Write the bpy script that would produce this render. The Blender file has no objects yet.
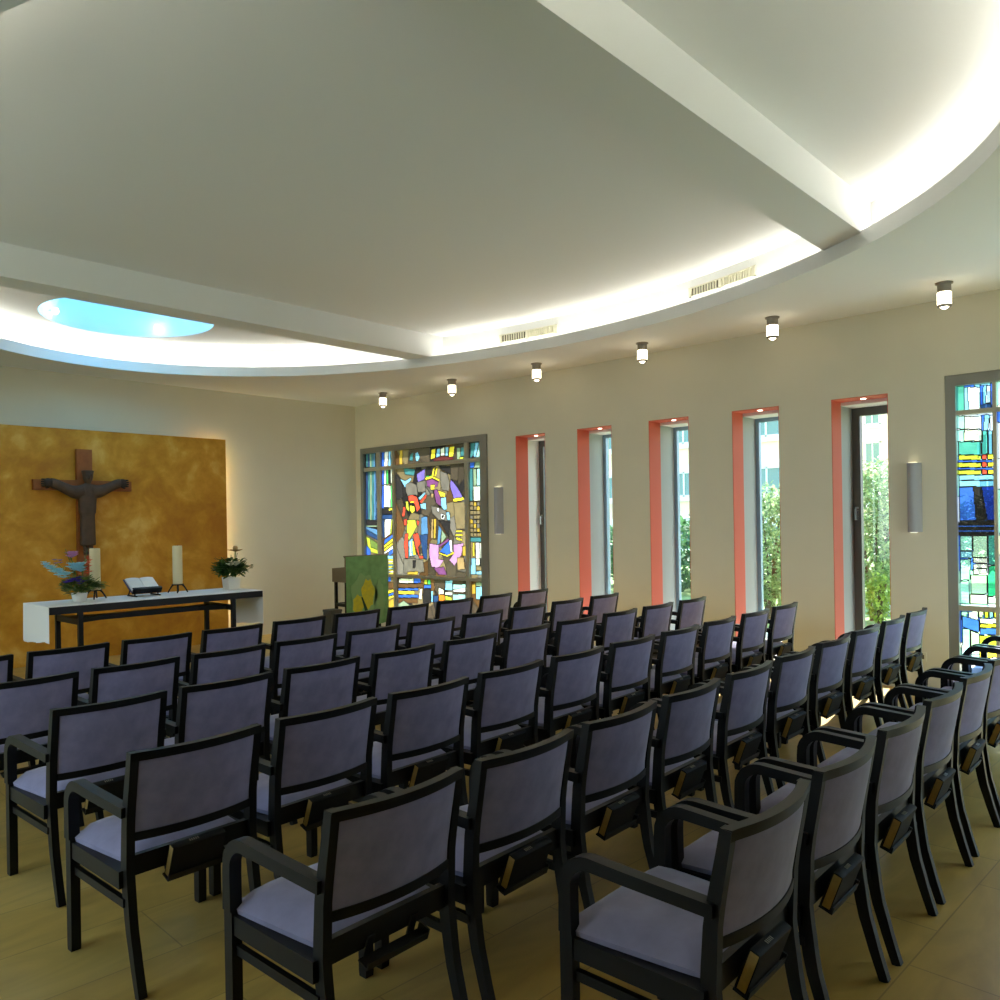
SGL_PIECES = [('purple',[(9.532,2.436),(9.332,2.516),(9.351,2.346),(9.505,2.313)]),('grey',[(9.535,2.314),(9.337,2.335),(9.326,2.164),(9.509,2.151)]),('grey',[(8.993,2.467),(8.836,2.418),(8.782,2.279),(8.8,2.143),(8.957,2.169),(8.991,2.289)]),('purple',[(8.767,2.337),(8.616,2.194),(8.5,2.045),(8.703,2.033),(8.77,2.2)]),('sky',[(9.943,2.396),(9.8,2.347),(9.673,2.393),(9.658,2.361),(9.819,2.245)]),('teal',[(9.843,2.556),(9.561,2.519),(9.595,2.419),(9.814,2.451)]),('black',[(9.316,2.565),(9.173,2.557),(9.185,2.398),(9.32,2.385)]),('black',[(9.02,2.547),(8.762,2.522),(8.765,2.395),(8.992,2.486)]),('yellow',[(9.144,2.519),(9.103,2.522),(9.141,2.391),(9.183,2.394)]),('yellow',[(9.079,2.511),(9.038,2.513),(9.083,2.38),(9.121,2.388)]),('green',[(9.32,2.401),(9.185,2.408),(9.177,2.385),(9.306,2.372)]),('yellow',[(9.342,2.374),(9.171,2.397),(9.002,2.333),(9.009,2.302),(9.171,2.361),(9.321,2.337)]),('plum',[(9.307,2.33),(9.172,2.353),(9.026,2.296),(9.057,2.229),(9.175,2.198),(9.294,2.243)]),('yellow',[(9.21,2.255),(9.115,2.259),(9.129,2.182),(9.206,2.179)]),('yellow',[(9.05,2.169),(8.995,2.155),(8.886,2.123),(8.887,2.064),(8.997,2.068)]),('tan',[(9.207,2.129),(9.142,2.127),(9.155,2.062),(9.203,2.063)]),('sky',[(8.988,2.052),(8.873,2.058),(8.857,1.871),(8.921,1.863),(8.977,1.914)]),('plum',[(9.146,2.177),(9.058,2.183),(8.988,2.052),(8.977,1.914),(9.092,1.976)]),('grey',[(9.802,2.286),(9.69,2.332),(9.536,2.274),(9.51,2.11),(9.633,2.119),(9.759,2.109),(9.805,2.183)]),('red',[(9.743,2.108),(9.633,2.119),(9.535,2.091),(9.491,1.988),(9.463,1.906),(9.541,1.847),(9.575,1.949),(9.645,2.023),(9.724,1.995)]),('red',[(9.858,1.947),(9.805,1.925),(9.84,1.787),(9.901,1.788)]),('yellow',[(9.704,2.025),(9.605,2.022),(9.599,1.991),(9.699,1.99)]),('yellow',[(9.706,1.953),(9.6,1.95),(9.587,1.868),(9.656,1.825),(9.702,1.867)]),('lime',[(9.809,2.022),(9.745,2.02),(9.718,1.847),(9.796,1.904)]),('red',[(9.472,2.007),(9.297,2.127),(9.322,2.059),(9.436,1.982)]),('sky',[(9.495,2.069),(9.326,2.164),(9.357,2.105),(9.466,2.028)]),('sky',[(9.467,1.977),(9.33,1.983),(9.327,1.882),(9.438,1.901)]),('lime',[(9.769,1.728),(9.581,1.729),(9.546,1.623),(9.643,1.501),(9.745,1.399),(9.796,1.522)]),('red',[(9.864,1.73),(9.784,1.749),(9.796,1.646),(9.85,1.647)]),('red',[(9.55,1.725),(9.483,1.704),(9.522,1.613)]),('red',[(9.831,1.502),(9.755,1.522),(9.778,1.121),(9.832,1.12),(9.864,1.336)]),('sky',[(9.752,1.388),(9.65,1.44),(9.601,1.165),(9.745,1.148)]),('white',[(9.727,1.389),(9.698,1.399),(9.679,1.163),(9.714,1.157)]),('yellow',[(9.664,1.409),(9.63,1.399),(9.579,1.179),(9.651,1.17)]),('red',[(9.643,1.501),(9.524,1.521),(9.461,1.359),(9.524,1.298),(9.496,1.172),(9.375,1.168),(9.382,1.122),(9.488,1.116),(9.577,1.287)]),('steel',[(9.442,1.764),(9.299,1.781),(9.288,1.5),(9.449,1.491)]),('navy',[(9.479,1.491),(9.297,1.5),(9.322,1.098),(9.412,1.137)]),('tan',[(9.202,1.74),(9.163,1.739),(9.177,1.43),(9.224,1.43)]),('gold',[(9.151,1.739),(9.092,1.738),(9.118,1.43),(9.165,1.43)]),('grey',[(9.212,1.94),(9.035,1.915),(8.779,1.811),(8.81,1.694),(9.04,1.717),(9.185,1.819)]),('white',[(9.08,1.896),(9.036,1.899),(9.023,1.846),(9.061,1.84)]),('white',[(8.994,1.815),(8.894,1.794),(8.924,1.716),(8.987,1.736)]),('black',[(8.966,1.791),(8.923,1.784),(8.935,1.743),(8.97,1.756)]),('sky',[(8.873,1.836),(8.801,1.831),(8.787,1.71),(8.85,1.711)]),('black',[(9.04,1.717),(8.782,1.694),(8.816,1.44),(8.928,1.578)]),('steel',[(9.042,1.638),(8.98,1.578),(9.02,1.361),(9.085,1.337)]),('sage',[(8.98,1.578),(8.867,1.46),(8.997,1.357)]),('plum',[(9.168,1.277),(8.822,1.44),(8.794,1.411),(9.134,1.245)]),('pink',[(9.261,1.364),(9.049,1.337),(9.055,1.123),(8.939,1.106),(9.058,0.985),(9.22,1.0),(9.266,1.18)]),('pink',[(8.728,1.343),(8.505,1.368),(8.556,1.19),(8.708,1.023),(8.824,1.108),(8.72,1.207)]),('plum',[(9.176,0.982),(8.941,1.007),(8.873,0.888),(9.061,0.882)]),('blue',[(9.029,1.233),(8.789,1.421),(8.742,1.23),(8.865,1.186)]),('white',[(8.817,1.417),(8.76,1.417),(8.748,1.236),(8.793,1.222)]),('yellow',[(9.058,1.232),(8.865,1.186),(8.719,1.238),(8.717,1.207),(8.866,1.158),(9.047,1.203)]),('yellow',[(8.723,2.033),(8.495,2.049),(8.479,2.004),(8.707,1.98)]),('tan2',[(8.705,1.974),(8.464,1.977),(8.473,1.575),(8.658,1.576),(8.695,1.79)]),('yellow',[(8.664,1.561),(8.528,1.56),(8.529,1.529),(8.665,1.53)]),('yellow',[(8.68,1.503),(8.53,1.502),(8.53,1.471),(8.68,1.471)]),('yellow',[(8.681,1.46),(8.531,1.429),(8.532,1.398),(8.662,1.417)]),('gold',[(8.54,1.316),(8.451,1.33),(8.455,1.173),(8.529,1.175)]),('tan',[(8.649,1.15),(8.51,1.162),(8.487,0.976),(8.645,0.972)]),('grey',[(9.88,1.108),(9.658,1.123),(9.413,1.097),(9.387,0.916),(9.602,0.889),(9.885,0.88)]),('black',[(9.659,1.092),(9.581,1.093),(9.6,0.971),(9.656,0.969)]),('gold',[(9.789,0.904),(9.539,0.921),(9.541,0.866),(9.791,0.859)]),('gold',[(9.938,2.842),(9.861,2.837),(9.867,2.609),(9.944,2.614)]),('yellow',[(9.176,2.796),(9.081,2.809),(9.105,2.662),(9.2,2.654)]),('yellow',[(8.772,2.815),(8.665,2.812),(8.697,2.663),(8.799,2.66)]),('sky',[(9.049,2.806),(8.979,2.805),(8.993,2.684),(9.076,2.67)]),('pale',[(8.967,2.804),(8.883,2.809),(8.886,2.686),(8.976,2.686)]),('sky',[(8.869,2.808),(8.795,2.807),(8.815,2.681),(8.872,2.685)]),('maroon',[(9.135,2.65),(8.959,2.687),(8.697,2.654),(8.698,2.601),(9.136,2.614)]),('sky',[(9.561,2.764),(9.493,2.789),(9.449,2.705),(9.497,2.637),(9.542,2.65)]),('teal',[(9.68,2.752),(9.601,2.787),(9.62,2.655),(9.698,2.66)]),('sage',[(8.621,2.784),(8.546,2.778),(8.55,2.605),(8.625,2.61)]),('teal',[(8.538,2.787),(8.45,2.78),(8.453,2.646),(8.541,2.652)]),('lime',[(8.563,2.644),(8.481,2.639),(8.482,2.6),(8.564,2.606)]),('teal',[(10.8,2.874),(10.754,2.87),(10.761,2.621),(10.806,2.624)]),('navy',[(10.751,2.87),(10.705,2.867),(10.712,2.618),(10.757,2.621)]),('sage',[(10.702,2.866),(10.657,2.863),(10.663,2.616),(10.708,2.618)]),('teal',[(10.653,2.863),(10.608,2.86),(10.615,2.613),(10.66,2.615)]),('steel',[(10.605,2.859),(10.56,2.856),(10.567,2.61),(10.611,2.612)]),('black',[(10.557,2.856),(10.512,2.853),(10.519,2.607),(10.563,2.61)]),('teal',[(10.509,2.853),(10.464,2.849),(10.471,2.604),(10.515,2.607)]),('navy',[(10.808,2.565),(10.759,2.563),(10.781,1.743),(10.83,1.744)]),('teal',[(10.755,2.562),(10.706,2.56),(10.728,1.743),(10.777,1.743)]),('sage',[(10.703,2.56),(10.654,2.557),(10.676,1.742),(10.725,1.742)]),('teal',[(10.651,2.557),(10.603,2.554),(10.624,1.741),(10.673,1.742)]),('steel',[(10.599,2.554),(10.551,2.551),(10.572,1.74),(10.621,1.741)]),('navy',[(10.548,2.551),(10.5,2.548),(10.521,1.739),(10.569,1.74)]),('sage',[(10.496,2.548),(10.449,2.545),(10.47,1.739),(10.518,1.739)]),('teal',[(10.445,2.545),(10.398,2.542),(10.419,1.738),(10.466,1.739)]),('sky',[(10.492,2.317),(10.434,2.314),(10.444,1.93),(10.502,1.932)]),('steel',[(10.557,2.051),(10.448,2.048),(10.451,1.931),(10.56,1.933)]),('black',[(10.83,1.744),(10.439,1.738),(10.442,1.653),(10.832,1.657)]),('sage',[(10.833,1.651),(10.442,1.647),(10.442,1.621),(10.833,1.624)]),('black',[(10.833,1.618),(10.494,1.615),(10.494,1.589),(10.834,1.592)]),('sky',[(10.525,1.718),(10.44,1.717),(10.445,1.504),(10.531,1.504)]),('navy',[(10.834,1.592),(10.447,1.44),(10.449,1.376),(10.836,1.505)]),('steel',[(10.833,1.635),(10.444,1.568),(10.447,1.444),(10.834,1.592)]),('lime',[(10.837,1.472),(10.45,1.333),(10.454,1.162),(10.781,1.222)]),('moss',[(10.74,1.439),(10.45,1.322),(10.453,1.226),(10.709,1.288)]),('blue',[(10.841,1.33),(10.728,1.245),(10.73,1.158),(10.846,1.156)]),('sage',[(10.846,1.145),(10.455,1.151),(10.463,0.82),(10.855,0.807)]),('blue',[(10.386,2.854),(10.319,2.849),(10.326,2.595),(10.393,2.599)]),('white',[(10.309,2.849),(10.219,2.842),(10.249,2.591),(10.326,2.595)]),('sky',[(10.213,2.842),(10.16,2.838),(10.166,2.596),(10.219,2.6)]),('teal',[(10.153,2.837),(10.111,2.834),(10.117,2.604),(10.159,2.606)]),('blue',[(10.384,2.556),(10.334,2.553),(10.34,2.31),(10.39,2.312)]),('white',[(10.327,2.553),(10.283,2.551),(10.29,2.318),(10.333,2.32)]),('green',[(10.277,2.55),(10.227,2.547),(10.233,2.315),(10.283,2.318)]),('black',[(10.22,2.547),(10.167,2.544),(10.173,2.313),(10.226,2.315)]),('pale',[(10.161,2.554),(10.108,2.551),(10.114,2.321),(10.167,2.323)]),('blue',[(10.391,2.301),(10.347,2.299),(10.357,1.928),(10.4,1.929)]),('white',[(10.34,2.305),(10.174,2.298),(10.183,1.945),(10.349,1.949)]),('green',[(10.167,2.302),(10.121,2.3),(10.131,1.933),(10.177,1.934)]),('lime',[(10.108,2.299),(10.082,2.298),(10.092,1.922),(10.118,1.922)]),('pale',[(10.257,2.295),(10.174,2.292),(10.183,1.941),(10.266,1.943)]),('black',[(10.4,1.929),(10.092,1.922),(10.094,1.827),(10.403,1.833)]),('yellow',[(10.233,1.921),(10.091,1.93),(10.092,1.89),(10.234,1.883)]),('navy',[(10.403,1.827),(10.094,1.821),(10.096,1.746),(10.405,1.75)]),('navy',[(10.405,1.738),(10.348,1.737),(10.356,1.44),(10.413,1.44)]),('white',[(10.338,1.745),(10.172,1.747),(10.211,1.503),(10.346,1.44)]),('lime',[(10.165,1.747),(10.135,1.746),(10.175,1.503),(10.204,1.503)]),('sky',[(10.129,1.746),(10.09,1.746),(10.095,1.524),(10.135,1.524)]),('blue',[(10.357,1.408),(10.102,1.513),(10.103,1.471),(10.359,1.333)]),('yellow',[(10.359,1.323),(10.104,1.457),(10.105,1.402),(10.36,1.28)]),('yellow',[(10.361,1.265),(10.105,1.387),(10.106,1.356),(10.362,1.217)]),('white',[(10.362,1.206),(10.107,1.335),(10.108,1.282),(10.363,1.174)]),('blue',[(10.252,1.207),(10.108,1.282),(10.11,1.199),(10.253,1.154)]),('sky',[(10.286,1.154),(10.105,1.157),(10.106,1.104),(10.288,1.101)]),('yellow',[(10.255,1.097),(10.08,1.101),(10.081,1.075),(10.255,1.072)]),('pale',[(10.255,1.07),(10.081,1.073),(10.081,1.048),(10.256,1.045)]),('yellow',[(10.256,1.042),(10.081,1.046),(10.082,1.021),(10.257,1.017)]),('steel',[(10.257,1.015),(10.082,1.019),(10.083,0.994),(10.257,0.99)]),('yellow',[(10.257,0.987),(10.083,0.992),(10.083,0.967),(10.258,0.962)]),('sky',[(10.258,0.96),(10.083,0.964),(10.084,0.939),(10.259,0.935)]),('yellow',[(10.259,0.932),(10.084,0.937),(10.085,0.912),(10.26,0.907)]),('white',[(10.26,0.905),(10.085,0.91),(10.086,0.885),(10.26,0.88)]),('yellow',[(10.26,0.877),(10.086,0.883),(10.086,0.858),(10.261,0.852)]),('pale',[(10.261,0.85),(10.086,0.855),(10.087,0.83),(10.262,0.825)]),('teal',[(8.327,2.828),(8.233,2.83),(8.264,2.652),(8.34,2.601)]),('sky',[(8.228,2.829),(8.148,2.832),(8.238,2.603),(8.27,2.634)]),('aqua',[(8.14,2.835),(8.095,2.835),(8.1,2.641),(8.225,2.602)]),('blue',[(8.347,2.544),(8.245,2.547),(8.268,2.473),(8.354,2.468)]),('sage',[(8.24,2.547),(8.094,2.547),(8.096,2.453),(8.263,2.463)]),('teal',[(8.354,2.464),(8.29,2.461),(8.301,1.981),(8.366,1.983)]),('sage',[(8.282,2.455),(8.215,2.451),(8.221,2.205),(8.288,2.208)]),('aqua',[(8.207,2.45),(8.097,2.444),(8.102,2.2),(8.213,2.205)]),('pale',[(8.28,2.199),(8.142,2.193),(8.147,1.982),(8.285,1.987)]),('sky',[(8.137,2.174),(8.095,2.172),(8.098,2.022),(8.14,2.023)]),('tan2',[(8.355,1.974),(8.293,1.972),(8.294,1.913),(8.356,1.915)]),('gold',[(8.285,1.971),(8.224,1.97),(8.225,1.911),(8.286,1.913)]),('grey',[(8.218,1.969),(8.158,1.968),(8.159,1.909),(8.22,1.911)]),('tan2',[(8.152,1.967),(8.092,1.966),(8.093,1.907),(8.154,1.909)]),('tan2',[(8.356,1.909),(8.295,1.907),(8.296,1.848),(8.358,1.85)]),('tan2',[(8.287,1.907),(8.225,1.905),(8.227,1.847),(8.288,1.848)]),('gold',[(8.22,1.905),(8.159,1.904),(8.16,1.845),(8.221,1.847)]),('grey',[(8.154,1.903),(8.093,1.902),(8.095,1.844),(8.155,1.845)]),('tan2',[(8.358,1.844),(8.296,1.843),(8.297,1.784),(8.359,1.785)]),('tan2',[(8.288,1.843),(8.227,1.841),(8.228,1.783),(8.289,1.784)]),('tan2',[(8.221,1.841),(8.161,1.84),(8.162,1.781),(8.223,1.783)]),('gold',[(8.155,1.84),(8.095,1.838),(8.096,1.78),(8.157,1.781)]),('grey',[(8.359,1.779),(8.298,1.778),(8.299,1.72),(8.361,1.72)]),('tan2',[(8.29,1.778),(8.228,1.777),(8.23,1.718),(8.291,1.719)]),('tan2',[(8.223,1.777),(8.162,1.776),(8.163,1.717),(8.224,1.718)]),('tan2',[(8.157,1.776),(8.096,1.774),(8.098,1.716),(8.158,1.717)]),('gold',[(8.361,1.715),(8.299,1.714),(8.3,1.655),(8.362,1.656)]),('grey',[(8.291,1.714),(8.23,1.713),(8.231,1.654),(8.292,1.655)]),('tan2',[(8.224,1.713),(8.164,1.712),(8.165,1.653),(8.226,1.654)]),('tan2',[(8.158,1.712),(8.098,1.711),(8.099,1.653),(8.16,1.653)]),('tan2',[(8.363,1.65),(8.301,1.649),(8.302,1.591),(8.364,1.591)]),('gold',[(8.293,1.649),(8.231,1.649),(8.233,1.59),(8.294,1.59)]),('grey',[(8.226,1.648),(8.165,1.648),(8.166,1.589),(8.227,1.59)]),('tan2',[(8.16,1.648),(8.099,1.647),(8.101,1.589),(8.161,1.589)]),('tan2',[(8.364,1.585),(8.302,1.585),(8.303,1.526),(8.365,1.526)]),('tan2',[(8.294,1.585),(8.233,1.584),(8.234,1.526),(8.295,1.526)]),('gold',[(8.227,1.584),(8.166,1.584),(8.168,1.525),(8.229,1.526)]),('grey',[(8.161,1.584),(8.101,1.583),(8.102,1.525),(8.163,1.525)]),('tan2',[(8.366,1.521),(8.304,1.52),(8.305,1.462),(8.367,1.462)]),('tan2',[(8.296,1.52),(8.234,1.52),(8.236,1.461),(8.297,1.462)]),('tan2',[(8.229,1.52),(8.168,1.52),(8.169,1.461),(8.23,1.461)]),('gold',[(8.163,1.52),(8.102,1.52),(8.104,1.461),(8.164,1.461)]),('teal',[(8.373,1.45),(8.106,1.45),(8.108,1.384),(8.374,1.383)]),('yellow',[(8.315,1.374),(8.278,1.374),(8.282,1.175),(8.32,1.175)]),('white',[(8.254,1.374),(8.174,1.375),(8.179,1.149),(8.259,1.147)]),('pale',[(8.166,1.375),(8.095,1.375),(8.1,1.15),(8.171,1.149)]),('sky',[(8.353,1.146),(8.259,1.147),(8.264,0.911),(8.358,0.908)]),('pale',[(8.251,1.147),(8.179,1.149),(8.182,1.045),(8.253,1.043)]),('tan2',[(8.253,1.034),(8.09,1.038),(8.091,0.972),(8.255,0.968)]),('sky',[(8.255,0.962),(8.091,0.967),(8.093,0.916),(8.256,0.911)]),('pale',[(8.257,0.863),(8.094,0.869),(8.095,0.813),(8.259,0.807)]),('sage',[(8.259,0.797),(8.095,0.803),(8.096,0.747),(8.26,0.74)]),('sky',[(8.26,0.735),(8.097,0.742),(8.101,0.559),(8.265,0.551)]),('gold',[(8.348,0.775),(8.273,0.778),(8.276,0.626),(8.351,0.622)]),('pale',[(10.0,0.794),(9.651,0.806),(9.652,0.734),(10.002,0.72)]),('blue',[(9.635,0.806),(9.481,0.812),(9.482,0.741),(9.637,0.735)]),('brown',[(10.018,0.709),(9.422,0.733),(9.423,0.668),(10.02,0.643)]),('blue',[(10.02,0.636),(9.531,0.657),(9.531,0.623),(10.021,0.601)]),('yellow',[(10.021,0.595),(9.634,0.612),(9.635,0.557),(10.023,0.538)]),('blue',[(10.023,0.532),(9.533,0.556),(9.534,0.509),(10.024,0.484)]),('brown',[(10.024,0.477),(9.55,0.502),(9.552,0.422),(10.027,0.396)]),('sage',[(10.027,0.375),(9.897,0.445),(9.74,0.381),(9.743,0.227),(10.031,0.208)]),('lime',[(9.39,0.795),(9.323,0.797),(9.325,0.724),(9.392,0.722)]),('green',[(9.317,0.797),(9.248,0.8),(9.25,0.727),(9.319,0.725)]),('blue',[(9.398,0.714),(9.241,0.72),(9.243,0.668),(9.399,0.661)]),('pale',[(9.5,0.638),(9.439,0.661),(9.464,0.488),(9.526,0.485)]),('black',[(9.424,0.652),(9.243,0.66),(9.248,0.439),(9.429,0.429)]),('sky',[(9.238,0.63),(9.196,0.632),(9.2,0.462),(9.242,0.46)]),('navy',[(9.192,0.562),(9.08,0.568),(9.083,0.458),(9.195,0.452)]),('orange',[(9.068,0.578),(8.931,0.585),(8.934,0.492),(9.07,0.485)]),('lime',[(8.923,0.575),(8.781,0.553),(8.782,0.504),(8.925,0.506)]),('pale',[(9.071,0.697),(8.95,0.653),(8.952,0.59),(9.068,0.584)]),('sky',[(8.918,0.802),(8.758,0.807),(8.761,0.661),(8.921,0.654)]),('aqua',[(8.748,0.749),(8.481,0.76),(8.483,0.683),(8.75,0.671)]),('white',[(8.744,0.666),(8.488,0.712),(8.489,0.645),(8.745,0.633)]),('pale',[(8.922,0.625),(8.762,0.632),(8.763,0.587),(8.923,0.579)]),('aqua',[(8.752,0.599),(8.485,0.612),(8.487,0.52),(8.754,0.506)]),('blue',[(10.296,0.804),(10.206,0.807),(10.208,0.734),(10.297,0.73)]),('brown',[(10.298,0.724),(10.109,0.731),(10.112,0.622),(10.3,0.614)]),('yellow',[(10.301,0.582),(10.112,0.618),(10.113,0.58),(10.303,0.525)]),('blue',[(10.303,0.518),(10.113,0.574),(10.114,0.534),(10.304,0.482)]),('yellow',[(10.304,0.476),(10.114,0.527),(10.115,0.492),(10.305,0.436)]),('gold',[(10.306,0.402),(10.116,0.475),(10.122,0.244),(10.31,0.232)])]
SGR_PIECES = [('tealg',[(1.996,2.875),(1.922,2.866),(1.925,2.609),(1.999,2.617)]),('white',[(1.922,2.838),(1.793,2.821),(1.796,2.595),(1.925,2.609)]),('sky',[(1.922,2.838),(1.898,2.835),(1.885,2.605),(1.925,2.609)]),('blue',[(1.793,2.84),(1.769,2.836),(1.773,2.593),(1.796,2.595)]),('sky',[(1.769,2.836),(1.745,2.833),(1.748,2.644),(1.772,2.647)]),('paleblue',[(1.745,2.833),(1.714,2.829),(1.716,2.668),(1.748,2.671)]),('blue',[(1.714,2.847),(1.675,2.842),(1.678,2.582),(1.717,2.587)]),('navy',[(1.796,2.658),(1.716,2.668),(1.686,2.583),(1.796,2.595)]),('aqua',[(1.992,2.579),(1.926,2.572),(1.928,2.453),(1.993,2.459)]),('white',[(1.926,2.563),(1.789,2.558),(1.791,2.44),(1.928,2.453)]),('blue',[(1.789,2.567),(1.765,2.565),(1.768,2.33),(1.792,2.332)]),('sky',[(1.765,2.565),(1.718,2.56),(1.743,2.418),(1.775,2.421)]),('paleblue',[(1.718,2.56),(1.679,2.556),(1.681,2.412),(1.72,2.416)]),('aqua',[(1.985,2.449),(1.928,2.444),(1.93,2.334),(1.987,2.339)]),('pale',[(1.928,2.444),(1.791,2.431),(1.792,2.332),(1.929,2.343)]),('tealg',[(1.783,2.422),(1.743,2.418),(1.747,2.201),(1.786,2.204)]),('sky',[(1.736,2.417),(1.704,2.414),(1.707,2.199),(1.739,2.201)]),('lime',[(1.696,2.414),(1.673,2.411),(1.676,2.214),(1.699,2.216)]),('tealg',[(1.979,2.338),(1.792,2.323),(1.794,2.205),(1.981,2.218)]),('lime',[(1.981,2.213),(1.794,2.2),(1.795,2.159),(1.981,2.171)]),('red',[(1.786,2.209),(1.747,2.206),(1.747,2.159),(1.787,2.162)]),('yellow',[(1.742,2.21),(1.676,2.205),(1.677,2.156),(1.743,2.161)]),('lime',[(1.982,2.144),(1.795,2.132),(1.796,2.091),(1.982,2.102)]),('red',[(1.787,2.141),(1.747,2.138),(1.748,2.091),(1.788,2.094)]),('yellow',[(1.743,2.143),(1.677,2.138),(1.678,2.089),(1.744,2.093)]),('lime',[(1.983,2.075),(1.796,2.064),(1.797,2.023),(1.983,2.033)]),('red',[(1.788,2.073),(1.748,2.071),(1.749,2.024),(1.789,2.026)]),('yellow',[(1.744,2.075),(1.678,2.071),(1.679,2.022),(1.745,2.025)]),('blue',[(1.981,2.167),(1.677,2.147),(1.677,2.129),(1.982,2.149)]),('blue',[(1.982,2.098),(1.678,2.08),(1.678,2.062),(1.983,2.08)]),('sky',[(1.975,2.029),(1.679,2.013),(1.679,1.968),(1.976,1.983)]),('sky',[(1.976,1.978),(1.679,1.963),(1.68,1.91),(1.977,1.923)]),('blue',[(1.977,1.913),(1.854,1.917),(1.835,1.607),(1.981,1.609)]),('black',[(1.863,1.918),(1.806,1.915),(1.763,1.606),(1.843,1.607)]),('deep',[(1.798,1.915),(1.68,1.91),(1.684,1.605),(1.755,1.606)]),('black',[(1.981,1.6),(1.685,1.596),(1.685,1.564),(1.982,1.568)]),('blue',[(1.982,1.563),(1.685,1.56),(1.685,1.546),(1.982,1.549)]),('black',[(1.982,1.544),(1.685,1.542),(1.686,1.519),(1.983,1.521)]),('blue',[(1.983,1.517),(1.686,1.515),(1.686,1.501),(1.983,1.503)]),('black',[(1.983,1.498),(1.686,1.497),(1.686,1.47),(1.983,1.471)]),('aqua',[(1.975,1.461),(1.877,1.461),(1.879,1.333),(1.977,1.332)]),('palegreen',[(1.873,1.461),(1.757,1.461),(1.76,1.271),(1.876,1.269)]),('tealg',[(1.749,1.47),(1.671,1.47),(1.675,1.201),(1.753,1.199)]),('sky',[(1.977,1.323),(1.879,1.324),(1.88,1.26),(1.978,1.258)]),('aqua',[(1.978,1.249),(1.897,1.251),(1.899,1.058),(1.981,1.055)]),('white',[(1.872,1.26),(1.76,1.262),(1.761,1.217),(1.873,1.215)]),('white',[(1.873,1.205),(1.761,1.208),(1.761,1.172),(1.873,1.169)]),('white',[(1.874,1.16),(1.762,1.163),(1.762,1.118),(1.874,1.114)]),('palegreen',[(1.891,1.104),(1.762,1.108),(1.765,0.937),(1.893,0.93)]),('emerald',[(1.753,1.19),(1.675,1.192),(1.679,0.923),(1.757,0.919)]),('aqua',[(1.981,1.046),(1.908,1.049),(1.911,0.838),(1.984,0.834)]),('white',[(1.901,0.921),(1.765,0.927),(1.766,0.846),(1.903,0.838)]),('paleblue',[(1.757,0.91),(1.679,0.914),(1.68,0.851),(1.758,0.846)]),('aqua',[(1.977,0.76),(1.928,0.763),(1.929,0.69),(1.978,0.686)]),('paleblue',[(1.92,0.764),(1.839,0.769),(1.84,0.687),(1.921,0.681)]),('pale',[(1.831,0.779),(1.799,0.781),(1.8,0.717),(1.832,0.715)]),('lime',[(1.791,0.781),(1.759,0.783),(1.76,0.72),(1.792,0.718)]),('sky',[(1.751,0.784),(1.72,0.786),(1.721,0.723),(1.752,0.72)]),('yellow',[(1.712,0.786),(1.681,0.788),(1.682,0.725),(1.713,0.723)]),('blue',[(1.97,0.724),(1.832,0.688),(1.834,0.578),(1.971,0.622)]),('white',[(1.828,0.706),(1.674,0.717),(1.674,0.672),(1.829,0.661)]),('yellow',[(1.829,0.656),(1.675,0.667),(1.675,0.636),(1.829,0.624)]),('blue',[(1.829,0.62),(1.675,0.631),(1.676,0.573),(1.83,0.56)]),('aqua',[(1.971,0.604),(1.906,0.609),(1.909,0.37),(1.975,0.364)]),('palegreen',[(1.902,0.591),(1.834,0.569),(1.837,0.378),(1.905,0.371)]),('lime',[(1.83,0.551),(1.676,0.564),(1.678,0.438),(1.832,0.424)]),('yellow',[(1.832,0.415),(1.678,0.429),(1.679,0.367),(1.833,0.351)])]
import bpy, bmesh, math, random
import numpy as np
from mathutils import Vector, Matrix

random.seed(7)
PI = math.pi
scene = bpy.context.scene
COL = scene.collection

# ------------------------------------------------------------------ materials
def lin(v):
    v /= 255.0
    return v / 12.92 if v <= 0.04045 else ((v + 0.055) / 1.055) ** 2.4
def rgb(r, g, b):
    return (lin(r), lin(g), lin(b), 1.0)

def new_mat(name):
    m = bpy.data.materials.new(name); m.use_nodes = True
    nt = m.node_tree
    return m, nt, nt.nodes["Principled BSDF"]

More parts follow.
